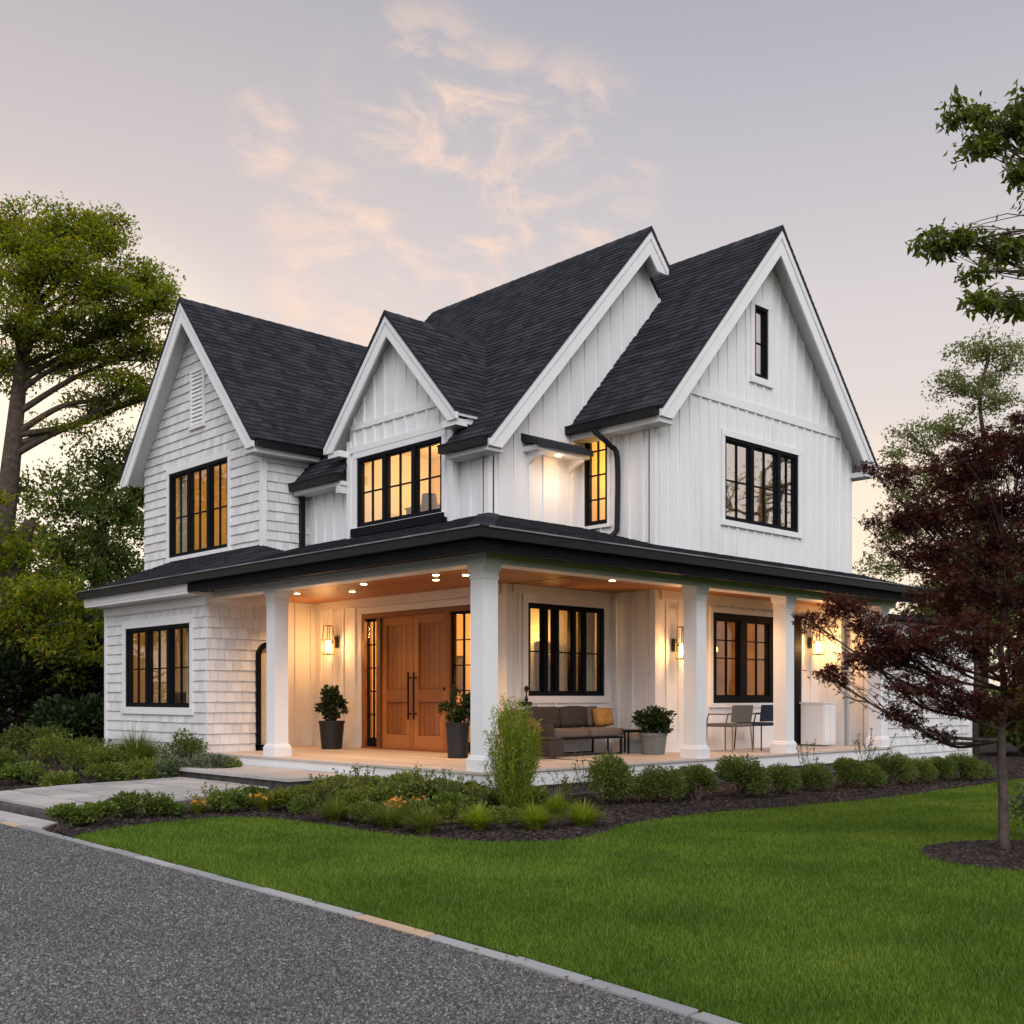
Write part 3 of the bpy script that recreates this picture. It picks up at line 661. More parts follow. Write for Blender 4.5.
# --- front door group
def front_door():
    fr = FX(2.9); a0, a1, z0, z1 = DOOR; mb = MB()
    fbox(mb, fr, a0, a1, z1-.09, z1, -.14, .03)
    for p, q in ((a0, a0+.07), (a1-.09, a1), (4.06, 4.16), (6.03, 6.14)): fbox(mb, fr, p, q, z0, z1-.09, -.14, .03)
    fbox(mb, fr, a0, a1, DZ+.001, DZ+.035, -.14, .05)
    f = hp(mb, 'door_frame', M['doorframe'])
    for (p, q) in ((3.49, 4.06), (6.14, 6.53)):
        mb = MB(); s = .025
        fbox(mb, fr, p, q, DZ+.035, DZ+.20, -.10, -.03); fbox(mb, fr, p, q, z1-.14, z1-.09, -.10, -.03)
        fbox(mb, fr, p, p+s, DZ+.20, z1-.14, -.10, -.03); fbox(mb, fr, q-s, q, DZ+.20, z1-.14, -.10, -.03)
        m_ = (p+q)/2; fbox(mb, fr, m_-.01, m_+.01, DZ+.2, z1-.14, -.085, -.045)
        for k in range(1, 5): z = DZ+.2+(z1-.14-DZ-.2)*k/5; fbox(mb, fr, p+s, q-s, z-.01, z+.01, -.083, -.047)
        o = hp(mb, 'sidelight', M['frame']); mb = MB(); slab(mb, fr, rect(p+.03, q-.03, DZ+.15, z1-.12), -.068, -.062); mb.build('pane', M['glass'], o)
    for i, (p, q) in enumerate(((4.16, 5.092), (5.098, 6.03))):
        mb = MB(); zb, zt = DZ+.037, z1-.093; st = .13
        fbox(mb, fr, p+.003, q-.003, zb, zt, -.10, -.068)
        d1, d2 = -.068, -.022
        fbox(mb, fr, p+.003, p+st, zb, zt, d1, d2); fbox(mb, fr, q-st, q-.003, zb, zt, d1, d2)
        for (r0, r1) in ((zb, zb+.24), (1.29, 1.52), (zt-.15, zt)): fbox(mb, fr, p+st, q-st, r0, r1, d1, d2-.001)
        # bead round the panels and the vertical board joints
        for (r0, r1) in ((zb+.24, 1.29), (1.52, zt-.15)):
            n = 5; w_ = (q-p-2*st)/n
            for k in range(n): fbox(mb, fr, p+st+.004+k*w_, p+st+(k+1)*w_-.004, r0+.012, r1-.012, d1, d1+.010)
        d = hp(mb, 'door', M['door'])
        h = MB(); a = (q-.075) if i == 0 else (p+.075)
        h.tube([fr(a, .98, .045), fr(a, 1.82, .045)], .019, 10)
        for z in (1.08, 1.72): h.tube([fr(a, z, -.02), fr(a, z, .045)], .013, 8)
        h.build('handle', M['black'], d, smooth=False)
        if i == 0:
            h = MB(); h.tube([fr(p+.07, 1.52, -.022), fr(p+.07, 1.52, .004)], .03, 12); h.build('lock', M['black'], d)
    mb = MB(); fbox(mb, fr, a0-.11, a0-.003, DZ, z1+.003, 0, .035); fbox(mb, fr, a1+.003, a1+.11, DZ, z1+.003, 0, .035)
    fbox(mb, fr, a0-.13, a1+.13, z1+.004, z1+.12, 0, .04); mb.build('casing', M['trim'], f)
    # lit hall behind
    mb = MB(); fbox(mb, fr, 3.35, 6.75, DZ-.04, DZ, -.15, -2.2); mb.build('floor', M['roomfloor'], f)
    mb = MB(); fbox(mb, fr, 3.35, 6.75, 3.1, 3.15, -.15, -2.2); fbox(mb, fr, 3.33, 3.37, DZ, 3.15, -.125, -2.2); fbox(mb, fr, 6.75, 6.8, DZ, 3.15, -.125, -2.2); fbox(mb, fr, 3.33, 6.8, DZ-.04, 3.15, -2.2, -2.25)
    mb.build('room', M['room'], f)
    lp = bpy.data.lights.new('hall_light', 'POINT'); lp.energy = 120; lp.color = (1.0, .52, .16); lp.shadow_soft_size = .12
    lo = bpy.data.objects.new('hall_light', lp); COL.objects.link(lo); lo.location = fr(5.1, 2.7, -1.1); lo.parent = H
front_door()
# black full-height shutter door to the right of the dark window
mb = MB(); fr = FY(1.65); fbox(mb, fr, 9.66, 9.95, DZ+.02, 3.0, .0, .05)
for k in range(3): fbox(mb, fr, 9.70, 9.91, DZ+.12+k*.85, DZ+.88+k*.85, .05, .062)
hp(mb, 'shutter', M['frame'])

# --- roofs
def roof_plane(rb, sb, A, B, C_, D, seed, thick=.05, course=.132, extra=None, holes=None):
    """A,B eave ends; C_,D ridge ends (D above A). rb slab mesh, sb shingle mesh"""
    A, B, C_, D = [Vector(p) for p in (A, B, C_, D)]
    u = (B-A).normalized(); n = u.cross((D-A)).normalized()
    if n.z < 0: n = -n
    v = n.cross(u).normalized()
    if v.z < 0: v = -v
    q = [((p-A).dot(u), (p-A).dot(v)) for p in (A, B, C_, D)] if extra is None else [((Vector(p)-A).dot(u), (Vector(p)-A).dot(v)) for p in extra]
    pcs = [q]
    if holes:                                   # notch for the dormer: y0, y1, and the x it reaches back to
        ua, ub = sorted((abs(holes[0]-A.y), abs(holes[1]-A.y))); vt = (holes[2]-A.x)/v.x; pcs = pieces(q, [(ua, ub, -1.5, vt)])
    for pc in pcs: rb.prism([A+u*a+v*b for a, b in pc], Vector((0, 0, -thick)))
    P = lambda a, b, h: tuple(A+u*a+v*b+n*(h+.002))
    us = [a for a, b in q]; vs = [b for a, b in q]
    shakes(sb, P, pcs, min(us), max(us), min(vs)-.01, max(vs), course, .13, .30, .013, seed, jit=.010, gap=.0015, base=.003)
def gable_roof(axis, a0, a1, c, zr, s, half, seed, rake=.30, gut=(1, 1), over=.35, soff_end=None, rfront=True, halfs=None, gut_cut=True, hole=None, fh=None):
    halfs = halfs or (half, half)
    T = (lambda a, cc, z: (a, cc, z)) if axis == 'x' else (lambda a, cc, z: (cc, a, z))
    ze = zr-s*half; rb = MB(); sb = MB(); so = MB(); rk = MB(); gt = MB(); V = Vector
    for sd in (-1, 1):
        half = halfs[0 if sd < 0 else 1]; ze = zr-s*half
        af = a0-.04
        if fh and sd > 0:
            af = a0+.42; roof_plane(rb, sb, T(a0-.04, c+sd*fh, zr-s*fh), T(af, c+sd*fh, zr-s*fh), T(af, c, zr), T(a0-.04, c, zr), seed+7)
        roof_plane(rb, sb, T(af, c+sd*half, ze), T(a1, c+sd*half, ze), T(a1, c, zr), T(af, c, zr), seed+sd, holes=(hole if sd < 0 else None))
        e = a0+over if soff_end is None else soff_end
        so = MB(); e1 = a1 if hole is None else a0+.8
        if fh and sd > 0: half = fh; ze = zr-s*fh; e1 = a0+.42
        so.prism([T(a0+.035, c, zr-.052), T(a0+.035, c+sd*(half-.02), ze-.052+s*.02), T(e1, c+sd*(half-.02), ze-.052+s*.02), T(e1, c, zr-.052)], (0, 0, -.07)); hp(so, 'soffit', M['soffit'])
        if rfront:
            rh = rake*math.sqrt(1+s*s)
            hh = fh if fh and sd > 0 else halfs[0 if sd < 0 else 1]; zb = zr-s*hh-.16 if gut_cut else -9
            for dep, th, a_ in ((rh, .035, a0), (rh*.33, .021, a0-.022)):
                q = clip_half([(0, zr-.053), (sd*hh, zr-s*hh-.053), (sd*hh, zr-s*hh-.053-dep), (0, zr-.053-dep)], 0, 1, zb)
                k_ = MB(); k_.prism([T(a_, c+cc, z) for cc, z in q], T(th, 0, 0) if axis == 'x' else (0, th, 0)); hp(k_, 'rake_board', M['trim'])
        k = 0 if sd < 0 else 1
        if gut[k]:
            x0 = c+sd*(half-.01); x1 = c+sd*(half+.115)
            lo, hi = T(a0+.04, min(x0, x1), ze-.14), T(a1, max(x0, x1), ze-.03)
            gt.box(lo[0], hi[0], lo[1], hi[1], lo[2], hi[2])
            lo, hi = T(a0+.03, min(x0, x1)-.012, ze-.03), T(a1, max(x0, x1)+.012, ze-.008); gt.box(lo[0], hi[0], lo[1], hi[1], lo[2], hi[2])
            # flat soffit box beneath the eave
            y0 = c+sd*(half-.02); y1 = c+sd*(half-over-.02)
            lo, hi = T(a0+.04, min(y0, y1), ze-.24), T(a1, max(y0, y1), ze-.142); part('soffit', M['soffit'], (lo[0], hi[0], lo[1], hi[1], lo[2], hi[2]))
            hp(gt, 'gutter', M['black']); gt = MB()
    r = hp(rb, 'roof', M['roof']); sb.build('roof_shingles', M['roof'], r, fix=False)
    # ridge cap
    rc = MB(); n = int((a1-a0)/.25)
    for i in range(n):
        p = a0-.04+(a1-a0)*i/n; q = a0-.04+(a1-a0)*(i+1)/n
        for sd in (-1, 1):
            rc.prism([T(p, c, zr+.034), T(q, c, zr+.026), T(q, c+sd*.13, zr+.026-s*.13), T(p, c+sd*.13, zr+.034-s*.13)], (0, 0, -.012))
    rc.build('ridge_cap', M['roof'], r, fix=False)
    return ze
gable_roof('y', 2.25, 8.40, MC, MZ, MS, 3.90, 100, gut=(0, 0), rake=.28, halfs=(3.90, .93), hole=(3.33, 6.27, 2.9), fh=.50)
gable_roof('x', 1.10, 8.0, WC, WZ, WS, WH, 110, gut=(1, 0), rake=.27)
gable_roof('x', 2.08, 4.95, DC, DZR, DS, 1.86, 120, gut=(0, 0), over=.3, rake=.24)
gable_roof('y', .65, 8.6, GC, GZ, GS, 3.40, 130, gut=(1, 1), rake=.30)
# main eave gutters either side of the dormer
ze = MZ-MS*3.90; xe = MC-3.90
for y0, y1 in ((2.28, 3.36), (6.25, 7.80)):
    mb = MB(); mb.box(xe-.115, xe+.01, y0, y1, ze-.14, ze-.03); mb.box(xe-.127, xe+.02, y0-.01, y1+.01, ze-.03, ze-.006); hp(mb, 'gutter', M['black'])
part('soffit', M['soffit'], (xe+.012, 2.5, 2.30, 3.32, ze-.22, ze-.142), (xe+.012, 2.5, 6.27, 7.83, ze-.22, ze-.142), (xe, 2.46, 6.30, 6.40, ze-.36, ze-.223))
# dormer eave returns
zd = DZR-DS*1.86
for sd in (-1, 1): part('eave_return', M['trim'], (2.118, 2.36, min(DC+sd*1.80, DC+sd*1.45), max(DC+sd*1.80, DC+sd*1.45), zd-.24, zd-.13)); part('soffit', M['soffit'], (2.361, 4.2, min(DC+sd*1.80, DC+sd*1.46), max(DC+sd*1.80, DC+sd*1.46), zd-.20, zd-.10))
plain_wall(frame_xy('+y', 8.30), gable_poly(2.8, 6.9, 5.9, MC, MZ, MS))

# porch roof
EX = -.45; EZ = 3.44; SL = .86/2.95; SR = .86/3.10
rb = MB(); sb = MB()
roof_plane(rb, sb, (EX, -.45, EZ), (EX, 7.9, EZ), (2.5, 7.9, 4.30), (2.5, 2.65, 4.30), 200, .06)
roof_plane(rb, sb, (-.45, -.45, EZ), (11.1, -.45, EZ), (11.1, 2.65, 4.30), (2.5, 2.65, 4.30), 201, .06)
# steeper roof over the shingled wing, hipped at its right end
roof_plane(rb, sb, (EX, 7.0, EZ+.01), (EX, 11.35, EZ+.01), (1.5, 11.35, 4.24), (1.5, 7.95, 4.24), 202, .06)
roof_plane(rb, sb, (EX, 7.0, EZ+.01), (1.5, 7.0, 4.02), (1.5, 7.95, 4.24), (1.5, 7.95, 4.24), 203, .02, extra=[(EX, 7.0, EZ+.01), (1.5, 7.0, 4.02), (1.5, 7.95, 4.24)])
rb.prism([(1.5, 11.35, 4.24), (1.5, 12.75, 4.0), (EX, 11.35, EZ+.01)], (0, 0, -.05))
r = hp(rb, 'porch_roof', M['roof']); sb.build('roof_shingles', M['roof'], r, fix=False)
rc = MB()
for i in range(14):
    t0 = i/14; t1 = (i+1)/14; p = Vector((EX, -.45, EZ)).lerp(Vector((2.5, 2.65, 4.30)), t0); q = Vector((EX, -.45, EZ)).lerp(Vector((2.5, 2.65, 4.30)), t1)
    for o_ in ((-.12, .12*.3), (.12, -.12*.3)):
        off = Vector((o_[0], -o_[0], -.03)); rc.prism([p+Vector((0, 0, .04)), q+Vector((0, 0, .032)), q+off+Vector((0, 0, .032)), p+off+Vector((0, 0, .04))], (0, 0, -.014))
rc.build('hip_cap', M['roof'], r, fix=False)
# porch gutter, fascia, beam
mb = MB(); mb.box(EX-.12, EX, -.57, 11.38, 3.315, 3.43); mb.box(EX-.135, EX+.02, -.585, 11.40, 3.43, 3.455); hp(mb, 'gutter', M['black'])
mb = MB(); mb.box(EX+.001, 11.12, -.57, -.45, 3.315, 3.43); mb.box(EX+.021, 11.14, -.585, -.43, 3.43, 3.455); hp(mb, 'gutter', M['black'])
part('fascia', M['frame'], (EX+.002, EX+.09, -.36, 7.02, 3.17, 3.35), (EX+.002, 11.08, -.448, -.362, 3.17, 3.35))
part('eave_soffit', M['frame'], (-.358, .054, -.36, 7.02, 3.235, 3.265), (.055, 11.06, -.36, .054, 3.235, 3.265))
part('frieze_board', M['trim'], (EX+.002, EX+.03, 7.03, 11.32, 3.191, 3.34), (-.10, -.052, 7.04, 11.2, 2.98, 3.14), (-.05, 1.5, 7.05, 7.098, 3.02, 3.2)); part('eave_soffit', M['trim'], (EX+.012, -.06, 7.04, 11.30, 3.141, 3.19))
part('beam', M['trim'], (.055, .345, -.0, 7.04, 3.10, 3.31), (.346, 10.6, .055, .345, 3.10, 3.31), (10.601, 10.84, .055, 1.58, 3.10, 3.31))
mb = MB(); x = .35
while x < 2.88: mb.box(x+.002, x+.136, .35, 8.17, CZ, CZ+.02); x += .138
y = .35
while y < 2.60:
    mb.box(2.90 if y < 2.55 else 2.90, 10.85, y+.002, y+.136, CZ, CZ+.02); y += .138
hp(mb, 'porch_ceiling', M['ceil'])
part('ceiling_backing', M['black'], (.35, 2.95, .35, 8.2, CZ+.022, CZ+.05), (2.951, 11.0, .35, 2.7, CZ+.022, CZ+.05))

# deck
mb = MB(); y = 0.0
mb2 = MB()
def deck_boards():
    rr = random.Random(7)
    x = 0.02
    while x < 2.9:
        y = .02+rr.uniform(-1.5, 0) if x > .2 else .02
        while y < 8.18:
            l = rr.uniform(2.2, 3.6); a = max(y, .145); b = min(y+l, 8.18)
            if b-a > .05: mb.box(x+.0015, x+.1385, a+.0015, b-.0015, DZ-.028, DZ)
            y += l
        x += .14
    y = .145
    while y < 2.62:
        x = 2.822
        while x < 10.6:
            l = rr.uniform(2.2, 3.8); b = min(x+l, 10.6); mb.box(x+.0015, b-.0015, y+.0015, y+.1385, DZ-.028, DZ); x += l
        y += .14
deck_boards()
mb.box(-.03, 10.63, -.03, .142, DZ-.03, DZ+.001); mb.box(-.03, .017, .144, 7.08, DZ-.03, DZ+.001)
hp(mb, 'deck', M['deck'], bevel=0)
part('skirt_board', M['trim'], (.0, 10.60, .001, .03, DZ-.22, DZ-.031), (.0, .03, .031, 7.08, .14, DZ-.031), (10.57, 10.60, .031, 1.64, DZ-.22, DZ-.031))
mb = MB(); x = .05
while x < 10.55: mb.box(x, x+.022, .045, .06, 0, DZ-.2); x += .048
mb.box(.05, 10.55, .034, .044, .17, .2); mb.box(.05, 10.55, .034, .044, .03, .05)
hp(mb, 'lattice', M['lattice'])
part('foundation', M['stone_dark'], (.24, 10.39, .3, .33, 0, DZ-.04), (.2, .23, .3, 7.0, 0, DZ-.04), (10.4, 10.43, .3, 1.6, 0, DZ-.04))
# columns
for i, (x, y) in enumerate(((.20, .20), (.18, 5.18), (4.66, .20), (7.16, .20), (10.42, .20))):
    mb = MB()
    prof = [(.165, DZ), (.165, DZ+.15), (.152, DZ+.165), (.145, DZ+.19), (.126, DZ+.205), (.126, 2.90), (.137, 2.905), (.137, 2.94), (.131, 2.945), (.135, 2.99), (.150, 3.025), (.157, 3.04), (.157, 3.10)]
    mb.lathe(prof, (x, y, 0), 4, True)
    hp(mb, 'column', M['trim'])
# thin pale strips that paint a glint along the porch gutter edges
part('gutter_highlight', M['lip_glint'], (EX-.139, EX-.1355, -.589, 11.40, 3.438, 3.457), (EX+.021, 11.14, -.589, -.5855, 3.438, 3.457))
# downspouts
part('downspout', M['black'], (2.28, 2.37, 7.74, 7.83, 3.9, 5.45))
mb = MB()
xg = GC-3.40-.06; zg = GZ-GS*3.40
pp = [(xg, 2.05, zg-.10), (xg, 2.02, zg-.18), (xg+.06, 1.95, zg-.27), (xg+.22, 1.86, zg-.42), (4.64, 1.80, zg-.62), (4.64, 1.80, 4.30), (4.60, 1.80, 4.14), (4.50, 1.84, 4.05)]
mb.tube(smooth_curve(pp, 4), .045, 10); hp(mb, 'downspout', M['black'], smooth=True)
# black shed hood with lit bay under it on the main gable wall
mb = MB(); fr = FY(2.65); x0, x1 = 3.22, 4.55
mb.prism([fr(x0, 5.60, 0), fr(x0, 5.72, 0), fr(x0, 5.56, .40), fr(x0, 5.46, .40)], (x1-x0, 0, 0)); hp(mb, 'hood', M['roof'])
fpart('hood_soffit', M['trim'], fr, (x0+.05, x1-.03, 5.42, 5.50, .001, .34))
mb = MB(); mb.prism([fr(x0+.14, 5.20, 0), fr(x0+.14, 5.42, 0), fr(x0+.14, 5.42, .30), fr(x0+.14, 5.36, .30), fr(x0+.14, 5.30, .12)], (.07, 0, 0)); hp(mb, 'hood_bracket', M['trim']); mb = MB(); mb.prism([fr(x1-.2, 5.20, 0), fr(x1-.2, 5.42, 0), fr(x1-.2, 5.42, .30), fr(x1-.2, 5.36, .30), fr(x1-.2, 5.30, .12)], (.07, 0, 0))
hp(mb, 'hood_bracket', M['trim'])
# window apron sill of the dormer
mb = MB(); fbox(mb, FX(2.35), 3.5, 6.09, 4.26, 4.41, 0, .10); hp(mb, 'sill_flashing', M['frame'])
# low side extension at the right end
shake_wall(FY(.75), rect(10.95, 15.6, 0, 2.95), [], 41); board_wall(FX(10.95), rect(.80, 1.65, 0, 3.2), [])
plain_wall(frame_xy('+x', 15.6), rect(.87, 6, 0, 2.95), 'side_wall')
mb = MB(); mb.prism([(11.10, .45, 2.96), (15.9, .45, 2.96), (15.9, 6.3, 3.15), (11.10, 6.3, 3.15)], (0, 0, .09)); hp(mb, 'roof', M['roof'])
part('corner_board', M['trim'], (10.90, 11.04, .68, .76, 0, 2.95), (15.52, 15.64, .70, .80, 0, 2.95))

# ------------------------------------------------------------------ lights on the porch
def spot(loc, e, size=1.9):
    lp = bpy.data.lights.new('downlight_beam', 'SPOT'); lp.energy = e; lp.color = (1.0, .52, .17); lp.spot_size = size; lp.spot_blend = .8; lp.shadow_soft_size = .05
    o = bpy.data.objects.new('downlight_beam', lp); COL.objects.link(o); o.location = loc; return o
DL = [(1.31, 6.37, 'recessed downlight nearest the left porch column'), (1.80, 5.39, 'recessed downlight second from the left, in front of the door'), (1.19, 4.21, 'recessed downlight between the door and the porch corner'), (1.18, 2.37, 'downlight left of the corner column, nearer the eave'), (1.63, 2.91, 'downlight left of the corner column, nearer the door'), (1.51, 2.07, 'downlight half hidden behind the corner column'), (3.69, 1.07, 'downlight above the sofa end of the porch'), (6.70, .74, 'downlight in front of the dark double window')]
for x, y, lab in DL:
    t = empty('ceiling_light', (x, y, CZ), lab, 'ceiling light', 'recessed porch downlights')
    m_ = MB(); m_.lathe([(.062, -.012), (.074, -.006), (.074, 0), (.062, 0)], (x, y, CZ), 20); m_.build('trim_ring', M['brass'], t)
    m_ = MB(); m_.lathe([(.045, -.020), (.052, -.0125)], (x, y, CZ), 20); m_.build('lens', M['downlight'], t)
    s = spot((x, y, CZ-.05), 85)
def lantern(loc, out, label, hgt=.52, e=44):
    """loc: wall point of the back plate, out: outward unit vector"""
    o_ = Vector(out); side = Vector((-o_.y, o_.x, 0)); L0 = Vector(loc)
    t = empty('wall_lantern', L0, label, 'wall lamp', 'porch wall lanterns')
    m_ = MB(); m_.prism([L0+side*.055+Vector((0, 0, -.09)), L0-side*.055+Vector((0, 0, -.09)), L0-side*.055+Vector((0, 0, .13)), L0+side*.055+Vector((0, 0, .13))], o_*.03)
    m_.tube([L0+o_*.02, L0+o_*.10+Vector((0, 0, .02)), L0+o_*.17+Vector((0, 0, .03))], .012, 8); m_.build('wall_plate', M['black'], t)
    c = L0+o_*.19; w = .085; zb, zt = -.22, .16; m_ = MB()
    C4 = [c+side*a*w+o_*b*w for a, b in ((1, 1), (1, -1), (-1, -1), (-1, 1))]
    T4 = [c+(p-c)*.72+Vector((0, 0, .33)) for p in C4]
    for p, q in zip(C4, T4): m_.bar(p+Vector((0, 0, zb)), p+Vector((0, 0, .05)), .014, .014); m_.bar(p+Vector((0, 0, .05)), q, .014, .014)
    for z in (zb, .05):
        for i in range(4): m_.bar(C4[i]+Vector((0, 0, z)), C4[(i+1) % 4]+Vector((0, 0, z)), .014, .014)
    for i in range(4): m_.bar(T4[i], T4[(i+1) % 4], .014, .014)
    m_.build('cage', M['brass'], t)
    m_ = MB(); m_.lathe([(.045, zb+.03), (.052, zb+.06), (.052, .03), (.045, .05)], tuple(c), 14); m_.build('lamp_glass', M['shade_lit'], t, smooth=True)
    lp = bpy.data.lights.new('lantern_light', 'POINT'); lp.energy = e; lp.color = (1.0, .49, .17); lp.shadow_soft_size = .05
    lo = bpy.data.objects.new('lantern_light', lp); COL.objects.link(lo); lo.location = c+o_*.08+Vector((0, 0, -.06)); lo.parent = None
lantern((2.87, 7.42, 2.42), (-1, 0, 0), 'lit brass lantern on the wall left of the oak front door')
lantern((5.93, 1.62, 2.26), (0, -1, 0), 'lit lantern half hidden behind the second porch column')
lantern((10.30, 1.62, 2.45), (0, -1, 0), 'lit lantern right of the black shutter, behind the purple maple')
# glow under the hood: small soffit light
t = empty('soffit_light', (3.9, 2.45, 5.42), 'small warm soffit light under the black hood on the upper wall', 'ceiling light')
m_ = MB(); m_.lathe([(.045, -.012), (.05, 0)], (3.9, 2.45, 5.419), 16); m_.build('lens', M['downlight'], t)
lp = bpy.data.lights.new('hood_light', 'POINT'); lp.energy = 5; lp.color = (1, .62, .32); lp.shadow_soft_size = .05
lo = bpy.data.objects.new('hood_light', lp); COL.objects.link(lo); lo.location = (3.9, 2.30, 4.95)

# ------------------------------------------------------------------ foliage tools
def leaf_quads(P, size, rng, aspect=.5, up=.4, droop=0.0, dirs=None, palm=1):
    """rhombic leaves at points P; returns (n*palm,4,3)"""
    n = len(P); d = rng.normal(size=(n, 3)) if dirs is None else dirs+rng.normal(size=(n, 3))*.45
    d[:, 2] -= droop; d /= np.linalg.norm(d, axis=1)[:, None]+1e-9
    nn = rng.normal(size=(n, 3)); nn[:, 2] += up*3
    s = np.cross(d, nn); s /= np.linalg.norm(s, axis=1)[:, None]+1e-9
    nrm = np.cross(s, d); out = []
    for k in range(palm):
        if palm > 1:
            a = (k-(palm-1)/2)*.75; dd = d*math.cos(a)+s*math.sin(a); ss = s*math.cos(a)-d*math.sin(a); l = size*(1-.22*abs(k-(palm-1)/2))
        else: dd, ss, l = d, s, size
        w = l*aspect*.5
        V = np.empty((n, 4, 3)); V[:, 0] = P; V[:, 2] = P+dd*l[:, None]-nrm*(l*.12)[:, None]
        mid = P+dd*(l*.48)[:, None]; V[:, 1] = mid+ss*w[:, None]+nrm*(w*.35)[:, None]; V[:, 3] = mid-ss*w[:, None]+nrm*(w*.35)[:, None]
        out.append(V)
    return np.concatenate(out)
def tree(name, label, cat, base, trunk, tr, blobs, mat, bark, seed, leaf=.09, per=70, clump=.35, subs=14, group=None, aspect=.5, up=.4, droop=.1, palm=1, flat=.55, limb_r=.45, tw=.012, fill=1.0, imin=.25, sag=-.12):
    """blobs: (centre, (rx,ry,rz), weight)"""
    rng = np.random.default_rng(seed); t = empty(name, base, label, cat, group)
    mb = MB(); T = smooth_curve([tuple(p) for p in trunk], 5); nT = len(T)
    rad = [tr*(1.0-.62*(i/(nT-1)))*(1.25 if i == 0 else 1) for i in range(nT)]
    mb.tube(T, rad, 10); TA = np.array(T); LV = []
    for (c, r, wgt) in blobs:
        c = np.array(c, float); r = np.array(r, float)
        # leave the trunk below the blob
        dz = TA[:, 2]-(c[2]-.45*np.linalg.norm(c[:2]-TA[:, :2], axis=1)-.2*r[2]); i0 = int(np.argmin(np.abs(dz)+.15*np.linalg.norm(TA-c, axis=1)))
        i0 = max(i0, int(nT*imin)); p0 = TA[i0]; lr = rad[i0]*limb_r
        mid = (p0+c)/2+np.array([0, 0, sag*np.linalg.norm(c-p0)])*.6+rng.normal(size=3)*.05*np.linalg.norm(c-p0)
        path_ = np.array(smooth_curve([p0, mid, c], 6)); m = len(path_)
        mb.tube(path_, [lr*(1-.7*k/(m-1))+tw*.6 for k in range(m)], 7)
        ns = int(subs*wgt)
        for k in range(ns):
            v = rng.normal(size=3); v /= np.linalg.norm(v); q = c+v*r*(rng.random()**.45)
            j = rng.integers(m//2, m); s0 = path_[j]; mm = (s0+q)/2+rng.normal(size=3)*.08*np.linalg.norm(q-s0)
            tp = np.array(smooth_curve([s0, mm, q], 3)); mb.tube(tp, [tw*(1.6-1.1*a/(len(tp)-1)) for a in range(len(tp))], 5, cap=False)
            npnt = int(per*rng.uniform(.5, 1.4)*fill); sc = clump*rng.uniform(.6, 1.3)
            # leaves along the twig and in a flattened spray at its end
            a = rng.normal(size=(npnt, 3)); a /= np.linalg.norm(a, axis=1)[:, None]+1e-9; a *= (rng.random(npnt)**.5)[:, None]
            pts = q+a*np.array([sc, sc, sc*flat]); al = rng.random(npnt//4)
            pt2 = tp[(al*(len(tp)-1)).astype(int)]+rng.normal(size=(len(al), 3))*sc*.25
            LV.append(np.concatenate([pts, pt2]))
    mb.build('trunk', bark, t, smooth=True, fix=False)
    Pn = np.concatenate(LV); size = leaf*rng.uniform(.6, 1.25, len(Pn))
    Q = leaf_quads(Pn, size, rng, aspect, up, droop, None, palm)
    link_mesh('crown', np_mesh(Q.reshape(-1, 3), 4), mat, t); return t
def pb(px, py, D, rx, ry, rz=None, w=1.0):
    """blob at a place seen at px,py at distance D; radii in metres"""
    return (at(px, py, D), (rx, rx, ry), w)

# ---- left side
D = 26.5
base = at(-30, 760, D); base[2] = -.05
tree('shade_tree', 'big spreading tree with yellow green crown, tallest at the left edge', 'tree', base,
     [base, at(-14, 650, D), at(-2, 570, D), at(8, 490, D), at(14, 435, D), at(20, 380, D), at(30, 310, D)], .33,
     [pb(45, 235, D, 1.5, .6, w=1.6), pb(5, 225, D+.5, 1.4, .6, w=1.3), pb(-30, 250, D, 1.6, .9, w=1.1), pb(88, 222, D-.3, .9, .35, w=.9), pb(105, 240, D-.5, .6, .4, w=.6), pb(75, 262, D-1, 1.3, .5, w=1.3), pb(30, 275, D-1, 1.3, .5, w=1.2), pb(105, 290, D-1, 1.0, .45, w=1.1), pb(148, 278, D+.5, .75, .40, w=.9), pb(160, 300, D, .6, .45, w=.8), pb(125, 325, D, 1.1, .45, w=1.1),
      pb(60, 318, D-1, 1.4, .5, w=1.2), pb(15, 325, D-1, 1.3, .6, w=1.1), pb(90, 355, D, 1.2, .4, w=.9), pb(145, 350, D, .75, .40, w=.8), pb(40, 365, D+1, 1.3, .4, w=.7), pb(-5, 365, D, 1.2, .6, w=.8), pb(128, 385, D, .9, .28, w=.6), pb(95, 400, D+.5, 1.0, .25, w=.4), pb(150, 392, D+1, .6, .3, w=.4), pb(75, 425, D, .9, .2, w=.25)],
     M['leaf_big'], M['bark'], 1, leaf=.105, per=50, clump=.42, subs=42, aspect=.5, up=.9, flat=.42, tw=.012, limb_r=.44, imin=.50, sag=.06)
D = 29.0
base = at(92, 730, D); base[2] = -.05
tree('broadleaf_tree', 'mid green tree close behind the left end of the house', 'tree', base,
     [base, at(95, 650, D), at(98, 580, D), at(104, 500, D)], .28,
     [pb(105, 470, D, 1.3, .8, w=1), pb(75, 500, D-1, 1.5, 1.0, w=1.2), pb(135, 500, D, 1.1, 1.1, w=1.1), pb(60, 560, D, 1.6, 1.2, w=1.3), pb(110, 545, D-1, 1.6, 1.1, w=1.4), pb(128, 590, D, 1.2, 1.0, w=1), pb(70, 610, D-1, 1.8, 1.0, w=1.3), pb(30, 520, D+1, 1.0, 1.1, w=.5), pb(135, 455, D, .9, .7, w=.6)],
     M['leaf_mid'], M['bark'], 2, leaf=.13, per=105, clump=.58, subs=20, up=.5, flat=.6)
D = 25.0
base = at(18, 745, D); base[2] = -.05
